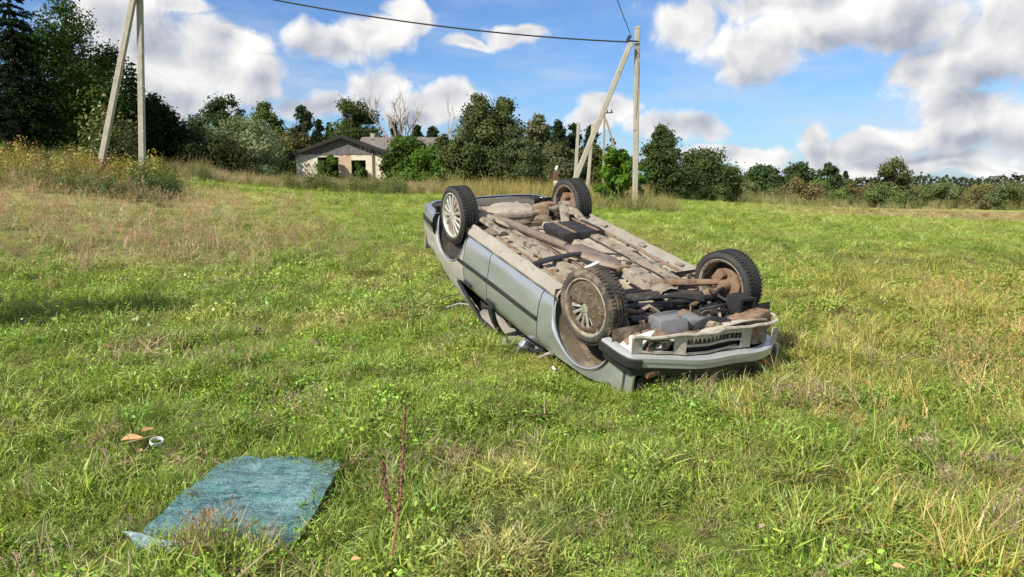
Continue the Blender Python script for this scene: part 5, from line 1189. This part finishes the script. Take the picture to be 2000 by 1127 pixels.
def scatter(name, label, key, X, Y, tint, smin, smax, seed, tilt=.18, dz=0.0, zs=(.8, 1.2), lean=None):
    kb = bare(X, Y) < .42; X, Y, tint = X[kb], Y[kb], tint[kb]
    rng = np.random.default_rng(seed); n = len(X); Z = terrain(X, Y) + micro(X, Y) + dz
    me = bpy.data.meshes.new(name); me.vertices.add(n); me.vertices.foreach_set('co', np.stack([X, Y, Z], 1).astype(np.float32).ravel())
    rot = np.stack([rng.normal(0, tilt, n), rng.normal(0, tilt, n), rng.random(n) * 6.283], 1).astype(np.float32)
    s = rng.uniform(smin, smax, n) * (.62 + .8 * sstep(.3, .7, fbm(X * 2.3, Y * 2.3, 44, 3))); scl = np.stack([s, s, s * rng.uniform(*zs, n)], 1).astype(np.float32)
    a = me.attributes.new('rot', 'FLOAT_VECTOR', 'POINT'); a.data.foreach_set('vector', rot.ravel())
    a = me.attributes.new('scl', 'FLOAT_VECTOR', 'POINT'); a.data.foreach_set('vector', scl.ravel())
    col, k = PROT[key]; a = me.attributes.new('pid', 'INT', 'POINT'); a.data.foreach_set('value', rng.integers(0, k, n).astype(np.int32))
    c = np.ones((n, 4), np.float32); c[:, :3] = np.clip(tint * rng.uniform(.82, 1.18, (n, 1)), .005, .9); a = me.attributes.new('tint', 'FLOAT_COLOR', 'POINT'); a.data.foreach_set('color', c.ravel())
    o = bpy.data.objects.new(name, me); link(o); tag(o, label, 'grass', None, 'stuff')
    g = bpy.data.node_groups.new('scatter_' + name, 'GeometryNodeTree'); g.interface.new_socket('Geometry', in_out='INPUT', socket_type='NodeSocketGeometry'); g.interface.new_socket('Geometry', in_out='OUTPUT', socket_type='NodeSocketGeometry')
    N = g.nodes; L = g.links; gi = N.new('NodeGroupInput'); go = N.new('NodeGroupOutput'); ip = N.new('GeometryNodeInstanceOnPoints'); ci = N.new('GeometryNodeCollectionInfo')
    ci.inputs['Collection'].default_value = col; ci.inputs['Separate Children'].default_value = True; ci.inputs['Reset Children'].default_value = True
    def na(nm, ty): q = N.new('GeometryNodeInputNamedAttribute'); q.data_type = ty; q.inputs['Name'].default_value = nm; return q.outputs['Attribute']
    L.new(gi.outputs[0], ip.inputs['Points']); L.new(ci.outputs[0], ip.inputs['Instance']); ip.inputs['Pick Instance'].default_value = True
    L.new(na('pid', 'INT'), ip.inputs['Instance Index']); L.new(na('rot', 'FLOAT_VECTOR'), ip.inputs['Rotation']); L.new(na('scl', 'FLOAT_VECTOR'), ip.inputs['Scale'])
    L.new(ip.outputs[0], go.inputs[0]); md = o.modifiers.new('scatter', 'NODES'); md.node_group = g
    return o
def in_ws(X, Y, grow=0.0):
    c = np.array([(p[0], p[1]) for p in WS]); cc = c.mean(0); c = cc + (c - cc) * (1 + grow); ins = np.ones(len(X), bool)
    for i in range(4):
        a, b = c[i], c[(i + 1) % 4]; ins &= ((b[0] - a[0]) * (Y - a[1]) - (b[1] - a[1]) * (X - a[0])) < 0
    return ins
def in_car(X, Y, m=0.0):
    P = np.stack([X, Y, np.full(len(X), .05)], 1) - CAR_LOC; Q = P @ CM
    return (Q[:, 0] > -.85 - m) & (Q[:, 0] < 1.92 + m) & (np.abs(Q[:, 1]) < .66 + m)
def wedge(rng, r0, r1, dens, a=.80):
    n = int(dens * a * (r1 ** 2 - r0 ** 2)); r = np.sqrt(rng.uniform(r0 ** 2, r1 ** 2, n)); t = rng.uniform(-a, a, n); return r * np.sin(t), r * np.cos(t)
def filt(X, Y, k): return X[k], Y[k]
rg = np.random.default_rng(99)
def patch_keep(X, Y, rng, f, seed, lo, hi): return rng.random(len(X)) < sstep(lo, hi, fbm(X * f, Y * f, seed, 3))
def green(X, Y): return field_colour(X, Y)
def lay():
    # close sward
    for (r0, r1, den, s0, s1, nm) in ((2.0, 5.5, 330, .75, 1.3, 'meadow_grass_near'), (5.5, 9.5, 190, .9, 1.5, 'meadow_grass_mid'), (9.5, 17, 70, 1.1, 1.8, 'meadow_grass_far'), (17, 34, 22, 1.2, 2.1, 'meadow_grass_back'), (34, 105, 3.6, 1.7, 2.8, 'meadow_grass_horizon')):
        X, Y = wedge(rg, r0, r1, den); k = ~in_ws(X, Y, -.02) & ~in_car(X, Y) & (rg.random(len(X)) > bare(X, Y) * 1.1); X, Y = filt(X, Y, k)
        scatter('meadow_grass', 'short green meadow grass', 'short', X, Y, green(X, Y), s0, s1, int(r0 * 10), .4, zs=(.7, 1.2) if r0 < 17 else ((.4, .7) if r0 < 30 else (.2, .35)))
    # brown thatch and cut straw lying between
    for (r0, r1, den, s0, s1) in ((2.0, 6.5, 75, .7, 1.1), (6.5, 15, 34, .8, 1.25)):
        X, Y = wedge(rg, r0, r1, den); tr = np.abs((X + 3.6) * .62 - (Y - 7.1) * .78) < .55; tr &= (X > -5) & (X < -.9); k = (rg.random(len(X)) < .05 + .45 * sstep(.52, .72, fbm(X * 1.6, Y * 1.6, 91, 3)) + .45 * tr * sstep(.4, .6, fbm(X * 2.2, Y * 2.2, 19, 3))) & ~in_ws(X, Y, .0) & ~in_car(X, Y); X, Y = filt(X, Y, k)
        c = np.where(rg.random((len(X), 1)) < .55, np.array([.40, .30, .17]), np.array([.24, .165, .095])); scatter('thatch', 'brown thatch and cut straw in the sward', 'thatch', X, Y, c, s0, s1, 700 + int(r0), .35)
    # taller tufts in patches, more to the near right
    X, Y = wedge(rg, 2.2, 14, 26); a = X / np.maximum(Y, .5); k = (rg.random(len(X)) < sstep(.42, .68, fbm(X * .8, Y * .8, 71, 3)) * (.45 + .55 * sstep(.05, .4, a))) & ~in_ws(X, Y, .12) & ~in_car(X, Y, .05); X, Y = filt(X, Y, k)
    scatter('tall_grass', 'taller grass tufts', 'tall', X, Y, green(X, Y) * np.array([1.02, 1.0, .9]), .6, 1.1, 5, .3)
    # grass standing in front of the windscreen's near edge and on its right
    n = 110; t = .12 + .88 * rg.random(n); e0 = np.array(WS[3][:2]); e1 = np.array(WS[2][:2]); P = e0 + (e1 - e0) * t[:, None] + np.stack([rg.normal(0, .02, n), -rg.uniform(.0, .12, n)], 1)
    scatter('tall_grass', 'grass along the windscreen edge', 'tall', P[:, 0], P[:, 1], green(P[:, 0], P[:, 1]), .3, .5, 6, .2)
    n = 12; t = .2 + rg.random(n) * .7; P = e0 + (e1 - e0) * t[:, None] + np.stack([rg.normal(0, .03, n), -rg.uniform(-.02, .16, n)], 1)
    scatter('dry_stalk', 'dead stalks before the windscreen', 'stalk', P[:, 0], P[:, 1], np.array([.42, .33, .23]) * np.ones((n, 1)), .5, .9, 66, .3)
    # broad-leaved herbs and clover
    X, Y = wedge(rg, 2.0, 9, 95); a = X / np.maximum(Y, .5); k = (rg.random(len(X)) < sstep(.40, .66, fbm(X * 1.1, Y * 1.1, 72, 3)) * (1.0 - .45 * sstep(.1, .5, a))) & ~in_ws(X, Y, .04) & ~in_car(X, Y, .02); X, Y = filt(X, Y, k)
    scatter('clover', 'low clover and broad leaves', 'leafy', X, Y, green(X, Y) * np.array([.9, 1.08, .85]) * rg.uniform(.75, 1.3, (len(X), 1)), .8, 1.35, 8, .3)
    X, Y = wedge(rg, 9, 16, 26); k = ~in_car(X, Y); X, Y = filt(X, Y, k & (rg.random(len(X)) < .6))
    scatter('clover', 'low broad leaves further out', 'leafy', X, Y, green(X, Y) * np.array([.9, 1.05, .9]), 1.3, 2.2, 9, .25)
    # grey-brown dead stalks in patches
    X, Y = wedge(rg, 2.2, 8, 60); a = X / np.maximum(Y, .5); k = (rg.random(len(X)) < sstep(.52, .70, fbm(X * 1.2 + 4, Y * 1.2, 73, 3)) * (.25 + .45 * sstep(-.2, .25, a))) & ~in_ws(X, Y, .05) & ~in_car(X, Y, .05); X, Y = filt(X, Y, k)
    scatter('dry_stalk', 'grey-brown dead stalks', 'stalk', X, Y, np.where(rg.random((len(X), 1)) < .6, np.array([.50, .42, .28]), np.array([.38, .30, .20])), .5, .95, 10, .45)
    # seeding grass: pinkish on the left behind, yellow on the right
    X, Y = wedge(rg, 9, 28, 12); a = X / np.maximum(Y, .5); k = (a < -.05) & (rg.random(len(X)) < (1 - sstep(-.55, -.08, a)) * sstep(10, 19, Y) * .8 * sstep(.3, .6, fbm(X * .5, Y * .5, 88, 3))); X, Y = filt(X, Y, k)
    scatter('seeding_grass', 'pinkish-tan seeding grass', 'seedy', X, Y, C_PINK * np.ones((len(X), 1)), .6, 1.05, 11, .2)
    X, Y = wedge(rg, 3.5, 16, 62); a = X / np.maximum(Y, .5); k = (a > .22) & (rg.random(len(X)) < sstep(.22, .48, a) * sstep(.36, .6, fbm(X, Y, 74, 3))); X, Y = filt(X, Y, k & ~in_car(X, Y, .3))
    scatter('seeding_grass', 'yellow tall grass on the right', 'tall', X, Y, np.array([.46, .44, .11]) * np.ones((len(X), 1)), .8, 1.3, 12, .25)
    X, Y = wedge(rg, 3.5, 14, 26); a = X / np.maximum(Y, .5); k = (a > .22) & (rg.random(len(X)) < sstep(.24, .55, a) * .26 * sstep(.35, .6, fbm(X * .7, Y * .7, 23, 3))); X, Y = filt(X, Y, k & ~in_car(X, Y, .8))
    scatter('seeding_grass', 'tawny seed stems on the right', 'seedy', X, Y, np.array([.52, .47, .20]) * np.ones((len(X), 1)), .5, .85, 31, .3)
    # grass standing up against the car
    t = rg.uniform(-.7, 2.05, 260); Lc = np.stack([t, rg.uniform(.72, .98, 260), np.zeros(260)], 1); Lf = np.stack([rg.uniform(1.95, 2.2, 150), rg.uniform(-.8, .85, 150), np.zeros(150)], 1)
    Lw = np.concatenate([Lc, Lf]); Lw[:, 2] = .95; Pw = Lw @ CM.T + CAR_LOC
    scatter('tall_grass', 'grass standing up against the crushed car', 'tall', Pw[:, 0], Pw[:, 1], green(Pw[:, 0], Pw[:, 1]), .55, .95, 32, .3)
    # weeds round the A-frame pole
    def px_area(n, u0, u1, d0, d1):
        d = rg.uniform(d0, d1, n); u = rg.uniform(u0, u1, n); return (u - 1000) / FPX * d, d
    X, Y = px_area(900, -160, 345, 24.5, 31); c = np.where(rg.random((len(X), 1)) < .3, np.array([.36, .22, .08]), np.where(rg.random((len(X), 1)) < .5, np.array([.36, .32, .07]), np.array([.17, .20, .05])))
    k = rg.random(len(X)) < .4 + .6 * sstep(.35, .6, fbm(X * .6, Y * .6, 75, 3)); X, Y, c = X[k], Y[k], c[k]
    scatter('weeds', 'tall mixed weeds round the A-frame pole', 'weed', X, Y, c, .45, .95, 13, .2)
    X, Y = px_area(420, -160, 330, 21.5, 25.5); scatter('weeds', 'low green weeds before the A-frame pole', 'weed', X, Y, np.array([.17, .19, .07]) * np.ones((len(X), 1)), .45, .75, 14, .2, zs=(.5, .9))
    X, Y = px_area(70, 268, 352, 22.5, 25.0); scatter('weeds', 'dark green leafy weeds right of the A-frame pole', 'weed', X, Y, np.array([.06, .11, .025]) * np.ones((len(X), 1)), .5, .8, 15, .15)
    X, Y = px_area(70, 205, 258, 28.5, 30.5); scatter('weeds', 'taller sapling weeds between the pole legs', 'weed', X, Y, np.array([.13, .14, .05]) * np.ones((len(X), 1)), 1.0, 1.9, 16, .15, zs=(1.0, 1.5))
    # dry straw belt before the house and wood
    X, Y = px_area(3600, 260, 900, 40, 58); a = X / Y; c = np.where(rg.random((len(X), 1)) < .5, C_TAN * 1.0, np.where(rg.random((len(X), 1)) < .5, np.array([.30, .26, .10]), np.array([.19, .20, .06])))
    scatter('dry_grass', 'straw-coloured tall grass before the house', 'drygrass', X, Y, c, .32, .62, 17, .15)
    X, Y = px_area(420, 560, 800, 38, 42); scatter('weeds', 'green nettles before the house', 'weed', X, Y, np.array([.15, .17, .05]) * np.ones((len(X), 1)), .5, .8, 18, .2)
    X, Y = px_area(900, 880, 1260, 32, 48); c = np.where(rg.random((len(X), 1)) < .5, np.array([.38, .30, .10]), np.array([.28, .27, .08])); scatter('dry_grass', 'yellow tall grass behind the car', 'drygrass', X, Y, c, .45, .8, 19, .15)
    X, Y = px_area(260, 1160, 1330, 29.0, 33); scatter('dry_grass', 'tall grass at the foot of the braced pole', 'drygrass', X, Y, np.array([.30, .30, .10]) * np.ones((len(X), 1)), .35, .6, 20, .2)
    X, Y = px_area(1500, 1290, 2100, 72, 112); k = Y > np.interp((X / Y), [.19, .3, .45, .7], [72, 84, 104, 108]); X, Y = filt(X, Y, k); scatter('dry_grass', 'rank grass along the far hedge', 'drygrass', X, Y, np.where(rg.random((len(X), 1)) < .4, np.array([.36, .33, .15]), np.array([.17, .21, .06])), .8, 1.4, 22, .2)
    X, Y = px_area(900, -300, 420, 38, 46); scatter('dry_grass', 'rank grass along the dark wood', 'drygrass', X, Y, np.where(rg.random((len(X), 1)) < .4, np.array([.33, .27, .12]), np.array([.13, .17, .05])), .5, 1.0, 23, .2)
lay()
